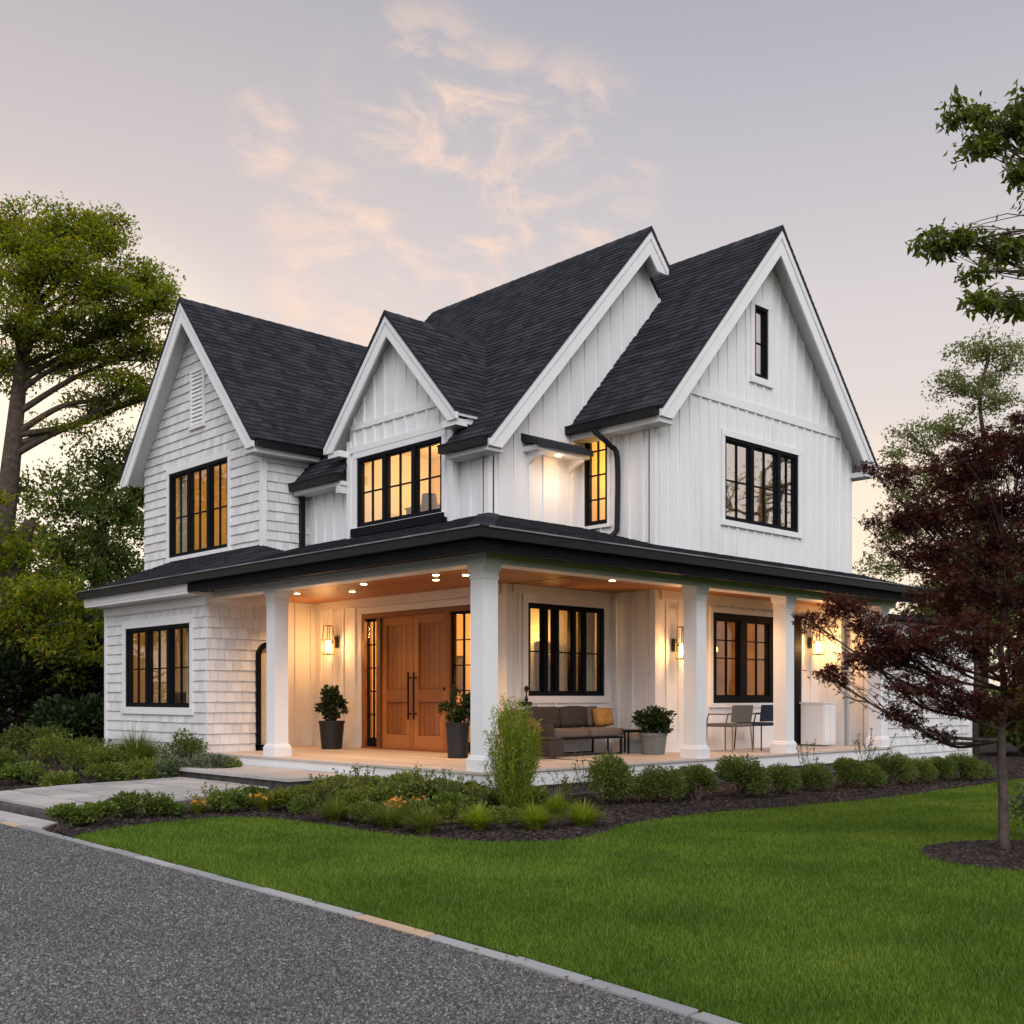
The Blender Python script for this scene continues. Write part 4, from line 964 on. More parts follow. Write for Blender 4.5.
tree('leaning_tree', 'low green tree with leaning trunk at the left edge', 'tree', at(-30, 745, D)*np.array([1, 1, 0]),
     [at(-40, 760, D)*np.array([1, 1, 0]), at(-14, 650, D), at(4, 595, D), at(20, 555, D), at(30, 520, D)], .32,
     [pb(15, 560, D, 1.3, .8, w=.9), pb(40, 600, D-1, 1.5, .8, w=1.2), pb(5, 630, D-1, 1.4, .8, w=1), pb(70, 650, D-1, 1.4, .7, w=1), pb(-20, 520, D, 1.4, 1.2, w=.8)],
     M['leaf_big'], M['bark'], 3, leaf=.14, per=95, clump=.5, subs=18, up=.6, flat=.5)
def dense_bush(name, label, cat, c, r, n, leaf, mat, seed, group=None, stem=True, palm=1, aspect=.55, up=.5, lumps=9, sh=.55, bark=None):
    """irregular leafy bush: leaves in overlapping lumps, most near the outside"""
    rng = np.random.default_rng(seed); c = np.array(c, float); r = np.array(r, float); t = empty(name, c, label, cat, group); P = []
    cc = c+np.array([0, 0, r[2]*.86])
    L = rng.normal(size=(lumps, 3)); L /= np.linalg.norm(L, axis=1)[:, None]; L[:, 2] = np.abs(L[:, 2])*.9-.25; L = L*r*.62
    for i in range(lumps):
        m = n//lumps; v = rng.normal(size=(m, 3)); v /= np.linalg.norm(v, axis=1)[:, None]; v *= (rng.random(m)**.35)[:, None]*rng.uniform(.34, .60)
        P.append(cc+L[i]+v*r)
    P = np.concatenate(P); P = P[P[:, 2] > c[2]+.01]
    out = (P-cc)/r; dirs = out/(np.linalg.norm(out, axis=1)[:, None]+1e-6)
    Q = leaf_quads(P, leaf*rng.uniform(.6, 1.3, len(P)), rng, aspect, up, -.25, dirs, palm)
    link_mesh('foliage', np_mesh(Q.reshape(-1, 3), 4), mat, t)
    mb = MB()
    for k in range(9):
        e = cc+L[k % lumps]*1.2; mb.tube([c+rng.normal(size=3)*.03*np.array([1, 1, 0]), (c+e)/2+rng.normal(size=3)*.05*r, e], [.05*r[2]+.004, .03*r[2]+.003, .004], 5)
    mb.build('stem', bark or M['bark'], t, fix=False); return t
dense_bush('evergreen_shrub', 'tall dark evergreen shrub against the left edge of the wing', 'shrub', (4.2, 14.6, 0), (1.9, 1.9, 1.75), 15000, .15, M['leaf_dark'], 31, lumps=14)
dense_bush('evergreen_shrub', 'dark evergreen shrub at the far left edge', 'shrub', (-.6, 14.9, 0), (1.9, 1.9, 1.7), 15000, .15, M['leaf_dark'], 32, lumps=14)
dense_bush('evergreen_shrub', 'dark evergreen shrub, the middle of the tall ones on the left', 'shrub', (1.4, 15.8, 0), (2.1, 2.1, 2.0), 15000, .16, M['leaf_dark'], 33, lumps=14)
dense_bush('evergreen_shrub', 'blackish shrub standing furthest back on the left', 'shrub', (3.4, 19.5, 0), (3.4, 3.4, 2.4), 13000, .20, M['leaf_dark'], 34, lumps=16)
dense_bush('rhododendron', 'dark shrub with a few pale leaves beside the left shingled wall', 'shrub', (.3, 13.1, 0), (1.15, 1.15, .85), 5500, .13, M['leaf_pot'], 35, lumps=9)
# far trees beyond the garden close the horizon
def far_tree(x, y, h, rr_, label, mat, seed, name='distant_tree', per=60):
    rng = random.Random(seed); c = np.array([x, y, 0.]); bl = []
    for k in range(9):
        a = rng.uniform(0, 6.28); q = rng.uniform(.1, .65)*rr_; bl.append((c+np.array([math.cos(a)*q, math.sin(a)*q, h*rng.uniform(.38, .88)]), (rr_*.45, rr_*.45, h*.15), 1.0))
    tree(name, label, 'tree', c, [c, c+[.2, .1, h*.4], c+[-.1, .3, h*.8]], .3, bl, mat, M['bark'], seed, leaf=.32 if per > 30 else .14, per=per, clump=1.1, subs=9, group='trees beyond the garden', tw=.03)
far_tree(-4, 33, 8, 4.5, 'distant dark tree behind the trunks at the left edge', M['leaf_mid'], 51)
far_tree(6, 38, 8, 4.5, 'distant tree low behind the left end of the house', M['leaf_mid'], 52)
far_tree(26.3, 5.2, 7.0, 3.6, 'distant green tree seen under the maple by the right end of the house', M['leaf_mid'], 53)
far_tree(38, 2, 6.5, 4.5, 'distant green tree behind the maple at the right edge', M['leaf_mid'], 54)
far_tree(44, -8, 7, 4.5, 'distant tree outside the right edge of the photo', M['leaf_mid'], 55)

# ---- right side
D = 26.0
base = at(975, 740, D); base[2] = -.05
tree('young_ash_tree', 'pale yellow green airy tree behind the purple maple', 'tree', base,
     [base, at(979, 600, D), at(976, 520, D), at(984, 450, D), at(980, 400, D), at(990, 350, D)], .085,
     [pb(985, 350, D, .9, .45, w=1.1), pb(955, 385, D, .7, .4, w=1), pb(1010, 365, D, .9, .5, w=1.1), pb(1000, 400, D, .9, .5, w=1.1), pb(915, 440, D, .6, .35, w=.8), pb(945, 430, D, .8, .4, w=1), pb(1005, 440, D, 1.0, .6, w=1.2), pb(925, 480, D, .9, .4, w=1.0), pb(970, 470, D, 1.0, .5, w=1.2), pb(985, 520, D, 1.3, .7, w=1.3), pb(900, 500, D, .6, .3, w=.6), pb(1020, 560, D, 1.2, 1.0, w=1.2), pb(900, 530, D, .8, .5, w=1.0), pb(940, 560, D, 1., .5, w=1.0), pb(885, 565, D, .6, .4, w=.9), pb(925, 590, D, 1., .5, w=1.), pb(975, 590, D, 1., .6, w=1.), pb(890, 465, D, .5, .3, w=.5), pb(1040, 500, D, 1., .8, w=1.)],
     M['leaf_pale'], M['bark'], 4, leaf=.085, per=70, clump=.33, subs=17, up=.4, flat=.7, tw=.008)
far_tree(22.5, 9.5, 6.2, 2.6, 'soft green tree close behind the right end of the porch', M['leaf_branch'], 56)
dense_bush('shrub', 'bright green shrub beyond the right end of the house', 'shrub', (17.5, .2, 0), (1.6, 1.6, 1.0), 7000, .13, M['leaf_branch'], 36, lumps=10)
dense_bush('shrub', 'dark green shrub at the right edge behind the maple trunk', 'shrub', (18.0, -3.2, 0), (1.8, 1.8, 1.0), 8000, .13, M['leaf_mid'], 37, lumps=10)
dense_bush('shrub', 'tall leafy green shrub filling the gap behind the maple crown', 'shrub', (21, -.5, 0), (2.4, 2.4, 1.9), 9000, .16, M['leaf_mid'], 38, lumps=12)

# purple Japanese maple
D = 10.1
mbase = ground(1004, 850, .01); 
tree('purple_maple', 'dark purple leaved small maple standing in the round mulch bed', 'tree', mbase,
     [mbase, at(1003, 790, D), at(1001, 740, D), at(1004, 690, D), at(1001, 650, D), at(1005, 600, D)], .050,
     [pb(985, 455, D, .42, .26, w=1.3), pb(1022, 440, D, .45, .26, w=1.3), pb(945, 475, D+.2, .30, .20, w=.8), pb(905, 478, D+.2, .20, .10, w=.4), pb(872, 470, D, .10, .06, w=.12), pb(868, 530, D+.2, .10, .12, w=.14), pb(985, 505, D, .45, .26, w=1.5), pb(930, 515, D, .34, .20, w=1.1), pb(900, 520, D, .20, .14, w=.5), pb(985, 550, D, .5, .28, w=1.4), pb(1045, 520, D, .55, .40, w=1.6), pb(925, 555, D, .30, .16, w=.9), pb(955, 585, D, .40, .22, w=1.0), pb(1030, 590, D-.2, .5, .34, w=1.3),
      pb(842, 606, D, .24, .09, w=.5), pb(870, 628, D, .28, .14, w=.65), pb(868, 656, D, .24, .14, w=.6), pb(895, 655, D, .30, .18, w=.9), pb(828, 676, D, .18, .08, w=.35), pb(812, 622, D, .12, .07, w=.2), pb(920, 640, D-.2, .34, .20, w=1.0), pb(965, 640, D-.4, .42, .26, w=1.2), pb(1020, 665, D-.3, .46, .28, w=1.2), pb(925, 690, D-.2, .34, .18, w=.8), pb(970, 700, D-.2, .38, .18, w=.9), pb(1035, 710, D, .42, .20, w=.9), pb(900, 715, D, .24, .10, w=.4), pb(928, 735, D+.1, .22, .07, w=.25), pb(985, 590, D+.5, .5, .3, w=.9), pb(940, 610, D+.5, .35, .2, w=.6), pb(1060, 620, D, .6, .5, w=1.2)],
     M['leaf_maple'], M['bark_maple'], 5, leaf=.047, per=27, clump=.12, subs=42, aspect=.28, up=.7, droop=.25, palm=3, flat=.55, tw=.0032, limb_r=.45, imin=.42)
# overhanging branches of a tree that stands just outside the frame
D = 8.2
tbase = at(1270, 900, D); tbase[2] = 0
def over_tree():
    T0 = [tbase, at(1265, 700, D), at(1250, 500, D), at(1240, 300, D), at(1230, 120, D), at(1225, 0, D)]
    tree('overhanging_tree', 'leafy branches reaching in from the right edge high above the maple', 'tree', tbase, T0, .17,
     [pb(1000, 125, D, .22, .15, w=.9), pb(962, 112, D, .15, .09, w=.55), pb(975, 145, D, .16, .09, w=.5), pb(1025, 110, D, .22, .16, w=.9), pb(1020, 170, D, .10, .07, w=.3),
      pb(935, 245, D, .16, .09, w=.75), pb(965, 238, D, .15, .07, w=.5), pb(1005, 245, D, .18, .11, w=.8), pb(985, 300, D, .14, .07, w=.55), pb(1012, 305, D, .14, .07, w=.4), pb(975, 272, D, .09, .05, w=.25), pb(1060, 180, D, .3, .3, w=.8), pb(1120, 260, D, .5, .4, w=1), pb(1150, 60, D, .6, .5, w=1)]+[pb(x_, y_, D+dd, .75, .5, w=1.3) for x_, y_, dd in ((1200, 150, 0), (1300, 60, .6), (1330, 220, -.5), (1240, -60, .8), (1160, -120, 0), (1330, -80, -.6), (1250, -180, .3), (1280, 330, .7), (1380, 330, 0), (1400, 120, .8), (1210, 300, 1.0), (1250, 60, -1.0), (1300, 160, 1.2))],
     M['leaf_branch'], M['bark'], 6, leaf=.070, per=15, clump=.10, subs=34, aspect=.44, up=.3, droop=.55, flat=.6, tw=.0035, limb_r=.11, imin=.55, sag=.03)
over_tree()
# trees on the street side behind the viewer (they only show as reflections in the glass)
for i, (x, y, h) in enumerate(((-30, -38, 12), (-10, -42, 13), (6, -40, 12), (22, -36, 11), (-42, -14, 12), (-13, 33, 13), (-19, 46, 14))):
    far_tree(x, y, h, 5.5, 'street tree behind the camera, outside the photo', M['leaf_mid'], 60+i, 'street_tree')

far_tree(28.5, -13, 13, 4.5, 'sparse garden tree to the right of the camera view, outside the photo', M['leaf_mid'], 70, 'garden_tree', 28)
# ------------------------------------------------------------------ planting
def copy_thing(o, loc, rz, s, label, group=None):
    c = o.copy(); COL.objects.link(c); c.location = Vector(tuple(loc)); c.rotation_euler = (0, 0, rz); c.scale = (s, s, s)
    if hasattr(s, '__len__'): c.scale = s
    c['label'] = label
    if group: c['group'] = group
    for ch in o.children:
        d = ch.copy(); COL.objects.link(d); d.parent = c
    return c
# row of clipped green shrubs before the porch
ORD = ['first', 'second', 'third', 'fourth', 'fifth', 'sixth', 'seventh', 'eighth', 'ninth', 'tenth', 'eleventh', 'twelfth', 'thirteenth', 'fourteenth']
rowpts = [(608, 806, 66), (661, 804, 50), (699, 802, 50), (742, 799, 56), (783, 796, 50), (816, 793, 46), (850, 790, 44), (872, 789, 44), (897, 787, 48), (922, 785, 44), (945, 783, 42), (966, 782, 38), (984, 781, 34)]
protos = []
for i, (px, py, wpx) in enumerate(rowpts):
    g_ = ground(px, py, 0.0); Dd = (g_-CAM) @ CW; s = wpx*Dd/1116/2
    g_ = g_+CW*s*.6; g_[2] = 0
    lab = '%s rounded green shrub counted from the porch corner in the row below the right porch' % ORD[i]
    if i < 4:
        r = .40; o = dense_bush('box_shrub', lab, 'shrub', g_, (r, r, r*.86), 5600, .048, M['leaf_box'], 300+i, 'rounded green shrubs along the porch', lumps=11, aspect=.42, up=.2)
        o.scale = (s/r*1.0,)*3; protos.append(o)
    else: copy_thing(protos[i % 4], g_, i*1.7, s/.40*(.84, .98, .76, .92, .82)[i % 5], lab)
# loose sprigs above the row
def sprig(label, px, py, h, seed, mat='leaf_mid', n=9, leafs=.035):
    g_ = ground(px, py, 0); rng = np.random.default_rng(seed); t = empty('wispy_plant', g_, label, 'plant', None); mb = MB(); P = []
    for k in range(n):
        e = g_+np.array([rng.normal()*.13, rng.normal()*.13, h*rng.uniform(.6, 1.05)]); pp_ = smooth_curve([g_, (g_+e)/2+rng.normal(size=3)*.03, e], 5); mb.tube(pp_, .0035, 4)
        P += [np.array(q)+rng.normal(size=3)*.014 for q in pp_[4:] for _ in range(3)]
    mb.build('stem', M['bark'], t, fix=False); P = np.array(P)
    link_mesh('leaves', np_mesh(leaf_quads(P, leafs*rng.uniform(.6, 1.3, len(P)), rng, .6, .4).reshape(-1, 3), 4), M[mat], t)
sprig('wispy leafy plant poking above the first row shrub near the porch corner', 590, 800, .62, 1)
sprig('wispy plant growing above the row below the third porch column', 808, 790, .72, 2)
sprig('wispy pale plant rising between row shrubs near the far porch end', 868, 786, .85, 3, n=14)
sprig('small yellowish plant between the tall lime shrub and the first row shrub', 566, 803, .40, 4, 'leaf_yellow', n=14)

for k, (px, py, h_, mt, lab) in enumerate(((322, 810, .42, 'leaf_yellow', 'airy yellowish stems at the left end of the front bed'), (360, 806, .50, 'leaf_yellow', 'airy yellow green stems left of the bed middle'), (392, 812, .46, 'leaf_peren', 'airy green stems rising behind the orange flowers'), (418, 808, .52, 'leaf_yellow', 'tall airy yellow green stems below the right door leaf'), (452, 812, .48, 'leaf_peren', 'airy green stems left of the corner column'), (478, 816, .42, 'leaf_yellow', 'airy yellow stems close to the left of the tall lime shrub'), (212, 812, .30, 'leaf_yellow', 'thin yellowish stems midway along the path'), (150, 818, .30, 'leaf_yellow', 'thin yellowish stems by the taller path clump'))):
    sprig(lab, px, py, h_, 20+k, mt, n=22, leafs=.040)
def tuft(name, label, cat, loc, r, h, n, mat, seed, group=None, w=.006, arch=.9, flowers=0, upright=0.0):
    rng = np.random.default_rng(seed); loc = np.array(loc, float); t = empty(name, loc, label, cat, group)
    a = rng.random(n)*6.283; rr_ = rng.random(n)**.5; hh = h*rng.uniform(.6, 1.1, n); out = np.stack([np.cos(a), np.sin(a), 0*a], 1)
    b0 = loc+out*(rr_*r*.25)[:, None]; reach = r*(rr_*.9+.15)*rng.uniform(.6, 1.2, n)*(1-upright)
    side = np.stack([-np.sin(a), np.cos(a), 0*a], 1); ws = w*rng.uniform(.7, 1.3, n); segs = []
    K = 4; pts = []
    for k in range(K+1):
        u = k/K; z = hh*(u*(1.55)-u*u*.75*arch*rr_*1.2); pts.append(b0+out*(reach*u**1.5)[:, None]+np.array([0, 0, 1])*z[:, None])
    for k in range(K):
        w0 = ws*(1-k/K)**.6; w1 = ws*(1-(k+1)/K)**.6+.0004
        segs.append(np.stack([pts[k]-side*w0[:, None], pts[k]+side*w0[:, None], pts[k+1]+side*w1[:, None], pts[k+1]-side*w1[:, None]], 1))
    # keep each blade one island: shared vertices
    V = np.concatenate([np.stack([pts[k]-side*(ws*(1-k/K)**.6+.0004)[:, None], pts[k]+side*(ws*(1-k/K)**.6+.0004)[:, None]], 1) for k in range(K+1)], 1)
    base = (np.arange(n)*2*(K+1))[:, None, None]; F = np.array([[2*k, 2*k+1, 2*k+3, 2*k+2] for k in range(K)])[None]+base
    me = bpy.data.meshes.new('m'); VV = V.reshape(-1, 3).astype(np.float32); me.vertices.add(len(VV)); me.vertices.foreach_set('co', VV.ravel())
    idx = F.reshape(-1).astype(np.int32); me.loops.add(len(idx)); me.loops.foreach_set('vertex_index', idx); me.polygons.add(len(idx)//4); me.polygons.foreach_set('loop_start', np.arange(0, len(idx), 4, dtype=np.int32)); me.update(calc_edges=True)
    link_mesh('blades', me, mat, t)
    if flowers:
        P = loc+np.stack([rng.normal(size=flowers)*r*.45, rng.normal(size=flowers)*r*.45, h*rng.uniform(.8, 1.15, flowers)], 1)
        
        for p in P: link_mesh('flower', np_mesh(leaf_quads(np.repeat(p[None], 5, 0), .035*rng.uniform(.7, 1.3, 5), rng, .6, .2).reshape(-1, 3), 4), M['petal'], t)
    return t
def gp(px, py, z=0.): return ground(px, py, z)
def gx(px, x):
    r = CW+CU*(px-512)/1116; return CAM*np.array([1, 1, 0])+r*((x-CAM[0])/r[0])*np.array([1, 1, 0])
G1 = 'lime grass tufts along the bed edge'
TU = [(335, 822, .26, 'lime grass tuft furthest left along the front bed edge'), (388, 829, .26, 'lime grass tuft below the left half of the front door'), (424, 834, .24, 'lime grass tuft just right of the orange flowers'), (478, 831, .25, 'lime grass tuft nearest below the porch corner column'), (534, 830, .26, 'lime grass tuft directly below the tall lime shrub'), (583, 827, .26, 'lime grass tuft furthest right, beside the open mulch'), (557, 818, .20, 'small lime grass tuft behind the two furthest right tufts')]
for i, (px, py, r, lab) in enumerate(TU):
    tuft('grass_tuft', lab, 'ornamental grass', gp(px, py), r*1.12, .235, 700, M['leaf_lime'] if i > 2 else M['leaf_yellow'], 400+i, G1, w=.005, arch=1.15)
# tall lime shrub at the porch corner
def lime_shrub():
    g_ = gp(513, 815); rng = np.random.default_rng(77); t = empty('upright_lime_shrub', g_, 'tall feathery lime green shrub at the porch corner', 'shrub'); mb = MB(); P = []; Dd = []
    for k in range(120):
        a = rng.random()*6.283; q = rng.random()**.6; e = g_+np.array([math.cos(a)*q*.33, math.sin(a)*q*.33, 1.30*(1-.30*q*q)*rng.uniform(.62, 1.12)]); m_ = g_+(e-g_)*.5+np.array([math.cos(a), math.sin(a), 0])*q*.06
        pp_ = smooth_curve([g_+(e-g_)*np.array([.15, .15, 0]), m_, e], 9); mb.tube(pp_, [.006*(1-.8*j/(len(pp_)-1)) for j in range(len(pp_))], 4, cap=False)
        for j in range(3, len(pp_)):
            for _ in range(8): P.append(np.array(pp_[j])+rng.normal(size=3)*.022); Dd.append([math.cos(a)*.4+rng.normal()*.4, math.sin(a)*.4+rng.normal()*.4, .9])
    mb.build('stem', M['leaf_yellow'], t, fix=False); P = np.array(P); Dd = np.array(Dd, float)
    link_mesh('foliage', np_mesh(leaf_quads(P, .044*rng.uniform(.6, 1.3, len(P)), rng, .24, .1, 0, Dd).reshape(-1, 3), 4), M['leaf_lime'], t)
lime_shrub()
# leafy perennials in the front bed
PE = [(gx(345, -.62), .30, 'leaf_peren', .10, 'dark leafy clump with big leaves below the pot left of the door'), (gx(372, -.45), .32, 'leaf_peren', .09, 'leafy clump directly below the left sidelight'), (gx(402, -.50), .36, 'leaf_peren', .10, 'broad leafy clump below the middle of the front door'), (gx(434, -.48), .34, 'leaf_peren', .10, 'broad leafy clump below the right edge of the front door'), (gx(464, -.48), .32, 'leaf_mid', .08, 'dark leafy clump just left of the tall lime shrub'), (gp(488, 812), .24, 'leaf_mid', .07, 'dark small leaved clump touching the tall lime shrub'),
      (gp(445, 826), .20, 'leaf_yellow', .05, 'small yellow green sprawl in front of the low green clump near the corner column'), (gp(365, 824), .20, 'leaf_peren', .05, 'low dark green sprawl between the two left lime tufts'), (gp(505, 824), .18, 'leaf_yellow', .05, 'low yellow green sprawl at the foot of the tall lime shrub'), (gp(300, 815), .20, 'leaf_peren', .05, 'low green sprawl at the left end of the front bed'), (gp(398, 806), .26, 'leaf_peren', .07, 'taller green perennial in the second row below the middle of the door'), (gp(330, 806), .26, 'leaf_peren', .07, 'green perennial in the second row at the left end of the front bed'), (gp(465, 822), .2, 'leaf_box', .05, 'fine leaved green plant left of the tall lime shrub in the front row'),
      (gp(318, 806), .24, 'leaf_yellow', .06, 'yellow green clump at the right end of the stone path'), (gp(352, 814), .24, 'leaf_yellow', .06, 'yellow green clump in front of the dark leafy clump'), (gp(380, 812), .28, 'leaf_yellow', .06, 'yellow flowering clump in the middle of the front bed'), (gp(410, 819), .24, 'leaf_box', .05, 'bushy fine leaved plant behind the orange flowers'), (gp(450, 820), .26, 'leaf_peren', .06, 'low green clump behind the lime tuft by the porch corner'), (gp(538, 808), .22, 'leaf_peren', .06, 'low green plant against the lattice right of the tall lime shrub')]
for i, (loc_, r, mt, lf, lab) in enumerate(PE):
    dense_bush('perennial', lab, 'plant', loc_, (r*1.05, r*1.05, r*(.56 if i < 5 else .66)), 1500, lf*.78, M[mt], 500+i, 'leafy perennials in the front bed', lumps=7, aspect=.62, up=.8)
tuft('orange_flower_clump', 'small clump of orange flowers among the lime tufts', 'flowers', gp(400, 824), .20, .24, 240, M['leaf_yellow'], 460, flowers=26)
tuft('orange_flower_clump', 'orange flowering clump beside the stone path', 'flowers', gp(264, 812), .22, .20, 240, M['leaf_yellow'], 461, flowers=16)
tuft('orange_flower_clump', 'faint orange flowering clump near the middle of the path edge', 'flowers', gp(198, 815), .18, .16, 200, M['leaf_yellow'], 462, flowers=9)
# front edge of the path
PF = [(64, 828, .22, 'leaf_peren', 'low green clump at the outer corner of the path beside the drive'), (98, 826, .26, 'leaf_peren', 'low green clump second from the drive along the path'), (138, 818, .30, 'leaf_mid', 'taller leafy clump leaning onto the stone path'), (168, 817, .22, 'leaf_peren', 'low green clump between the taller path clump and the orange flowers'), (230, 813, .26, 'leaf_peren', 'green clump midway along the front of the path'), (252, 806, .24, 'leaf_mid', 'small dark clump touching the path edge near the steps'), (285, 812, .26, 'leaf_yellow', 'yellow green clump near the stone step'), (304, 803, .22, 'leaf_peren', 'green clump right beside the stone step')]
for i, (px, py, r, mt, lab) in enumerate(PF):
    dense_bush('edging_plant', lab, 'plant', gp(px, py), (r, r, r*.60), 1300, .050, M[mt], 540+i, 'low plants along the front of the path', lumps=6, aspect=.55, up=.8)
# bed between the path and the shingled wing
PL = [(gx(62, -1.9), .62, .46, 'leaf_yellow', .055, 'yellow green mounded shrub left of the ornamental grass'), (gx(98, -1.7), .46, .36, 'leaf_yellow', .055, 'yellow green mound just left of the ornamental grass'), (gx(25, -3.0), .42, .22, 'leaf_peren', .06, 'low green plant at the left edge behind the path'), (gp(60, 792), .34, .18, 'leaf_yellow', .055, 'low yellowish plant on the back edge of the path'), (gp(105, 788), .42, .24, 'leaf_peren', .06, 'green clump in front of the ornamental grass'), (gx(150, -1.45), .46, .24, 'leaf_yellow', .055, 'low yellow green plant below the round grey green shrub'), (gx(180, -1.15), .42, .26, 'leaf_grey', .055, 'grey green low plant below the corner of the shingled wing'), (gx(210, -.8), .36, .28, 'leaf_grey', .055, 'grey green low plant left of the stone step'), (gx(228, -.55), .24, .26, 'leaf_peren', .05, 'small green plant touching the stone step'), (gx(-5, -3.0), .5, .3, 'leaf_mid', .07, 'green plant cut by the left edge of the photo'), (gx(118, -1.4), .40, .30, 'leaf_mid', .06, 'green plant under the ornamental grass blades'), (gx(40, -.9), .8, .5, 'leaf_mid', .08, 'dark green mound behind the yellow green mounded shrub')]
for i, (loc_, r, h, mt, lf, lab) in enumerate(PL):
    dense_bush('bed_plant', lab, 'plant', loc_, (r, r, h), 2000, lf, M[mt], 580+i, 'plants between the path and the wing', lumps=8, aspect=.5, up=.6)
dense_bush('round_shrub', 'round loose grey green shrub below the ground floor wing window', 'shrub', gx(181, -.68), (.46, .46, .50), 2600, .050, M['leaf_mid'], 620, lumps=10, aspect=.5, up=.2)
tuft('fountain_grass', 'tall green fountain grass left of the round shrub', 'ornamental grass', gx(136, -.85), .62, .60, 1900, M['leaf_branch'], 621, w=.005, arch=.8)
dense_bush('low_shrub', 'small dark shrub at the foot of the left shingled wall corner', 'shrub', gx(92, -.75), (.5, .5, .35), 1800, .07, M['leaf_mid'], 622)
# pale leafy shrub by the maple trunk
dense_bush('pale_shrub', 'pale green leafy shrub at the right edge beside the maple trunk', 'shrub', gp(1046, 842), (.30, .30, .38), 900, .05, M['leaf_grey'], 630, lumps=8, aspect=.6)

# ------------------------------------------------------------------ porch furniture
def pot_plant(name, label, loc, rt, rb, h, mat, leafm, fr_, fh, n, leaf, seed, lift=.0):
    x, y, z = loc; t = empty(name, loc, label, 'potted plant', None); m_ = MB()
    m_.lathe([(rb, 0), (rb*1.02, .01), (rt*.98, h-.05), (rt*1.04, h-.045), (rt*1.04, h), (rt*.93, h), (rt*.90, h-.06)], (x, y, z), 28); m_.build('pot', mat, t, smooth=False)
    m_ = MB(); m_.lathe([(rt*.9, h-.045), (rt*.88, h-.035)], (x, y, z), 24); m_.build('soil', M['soil'], t)
    rng = np.random.default_rng(seed); c = np.array([x, y, z+h+fh*.5+lift]); r = np.array([fr_, fr_, fh*.5]); P = []
    mb = MB()
    for k in range(26):
        v = rng.normal(size=3); v /= np.linalg.norm(v); q = c+v*r*rng.uniform(.5, .95); mb.tube([(x, y, z+h-.04), tuple((np.array([x, y, z+h])+q)/2+rng.normal(size=3)*.02), tuple(q)], [.012, .008, .004], 5)
        a = rng.normal(size=(n//26, 3)); a /= np.linalg.norm(a, axis=1)[:, None]; P.append(q+a*(rng.random(len(a))**.5)[:, None]*fr_*.36)
    mb.build('stem', M['bark'], t, fix=False); P = np.concatenate(P); d = (P-c)/r
    link_mesh('foliage', np_mesh(leaf_quads(P, leaf*rng.uniform(.6, 1.25, len(P)), rng, .55, .3, -.2, d).reshape(-1, 3), 4), leafm, t); return t
pot_plant('potted_shrub', 'dark round shrub in a black tapered pot left of the front door', (2.28, 6.72, DZ), .235, .185, .52, M['pot_black'], M['leaf_pot'], .25, .58, 1700, .075, 700)
pot_plant('potted_shrub', 'dark shrub in a tall black pot right of the front door', (1.98, 2.80, DZ), .19, .155, .56, M['pot_black'], M['leaf_pot'], .23, .50, 1500, .07, 701)
pot_plant('potted_plant', 'leafy green plant in a round grey stone pot beside the sofa', (5.12, 1.42, DZ), .235, .19, .36, M['pot_grey'], M['leaf_pot'], .31, .42, 1700, .075, 702)
t = pot_plant('potted_grass', 'tan feathery plant in a dark pot behind the corner column', (2.25, 1.72, DZ), .20, .16, .30, M['pot_black'], M['leaf_tan'], .30, .42, 1600, .07, 703)
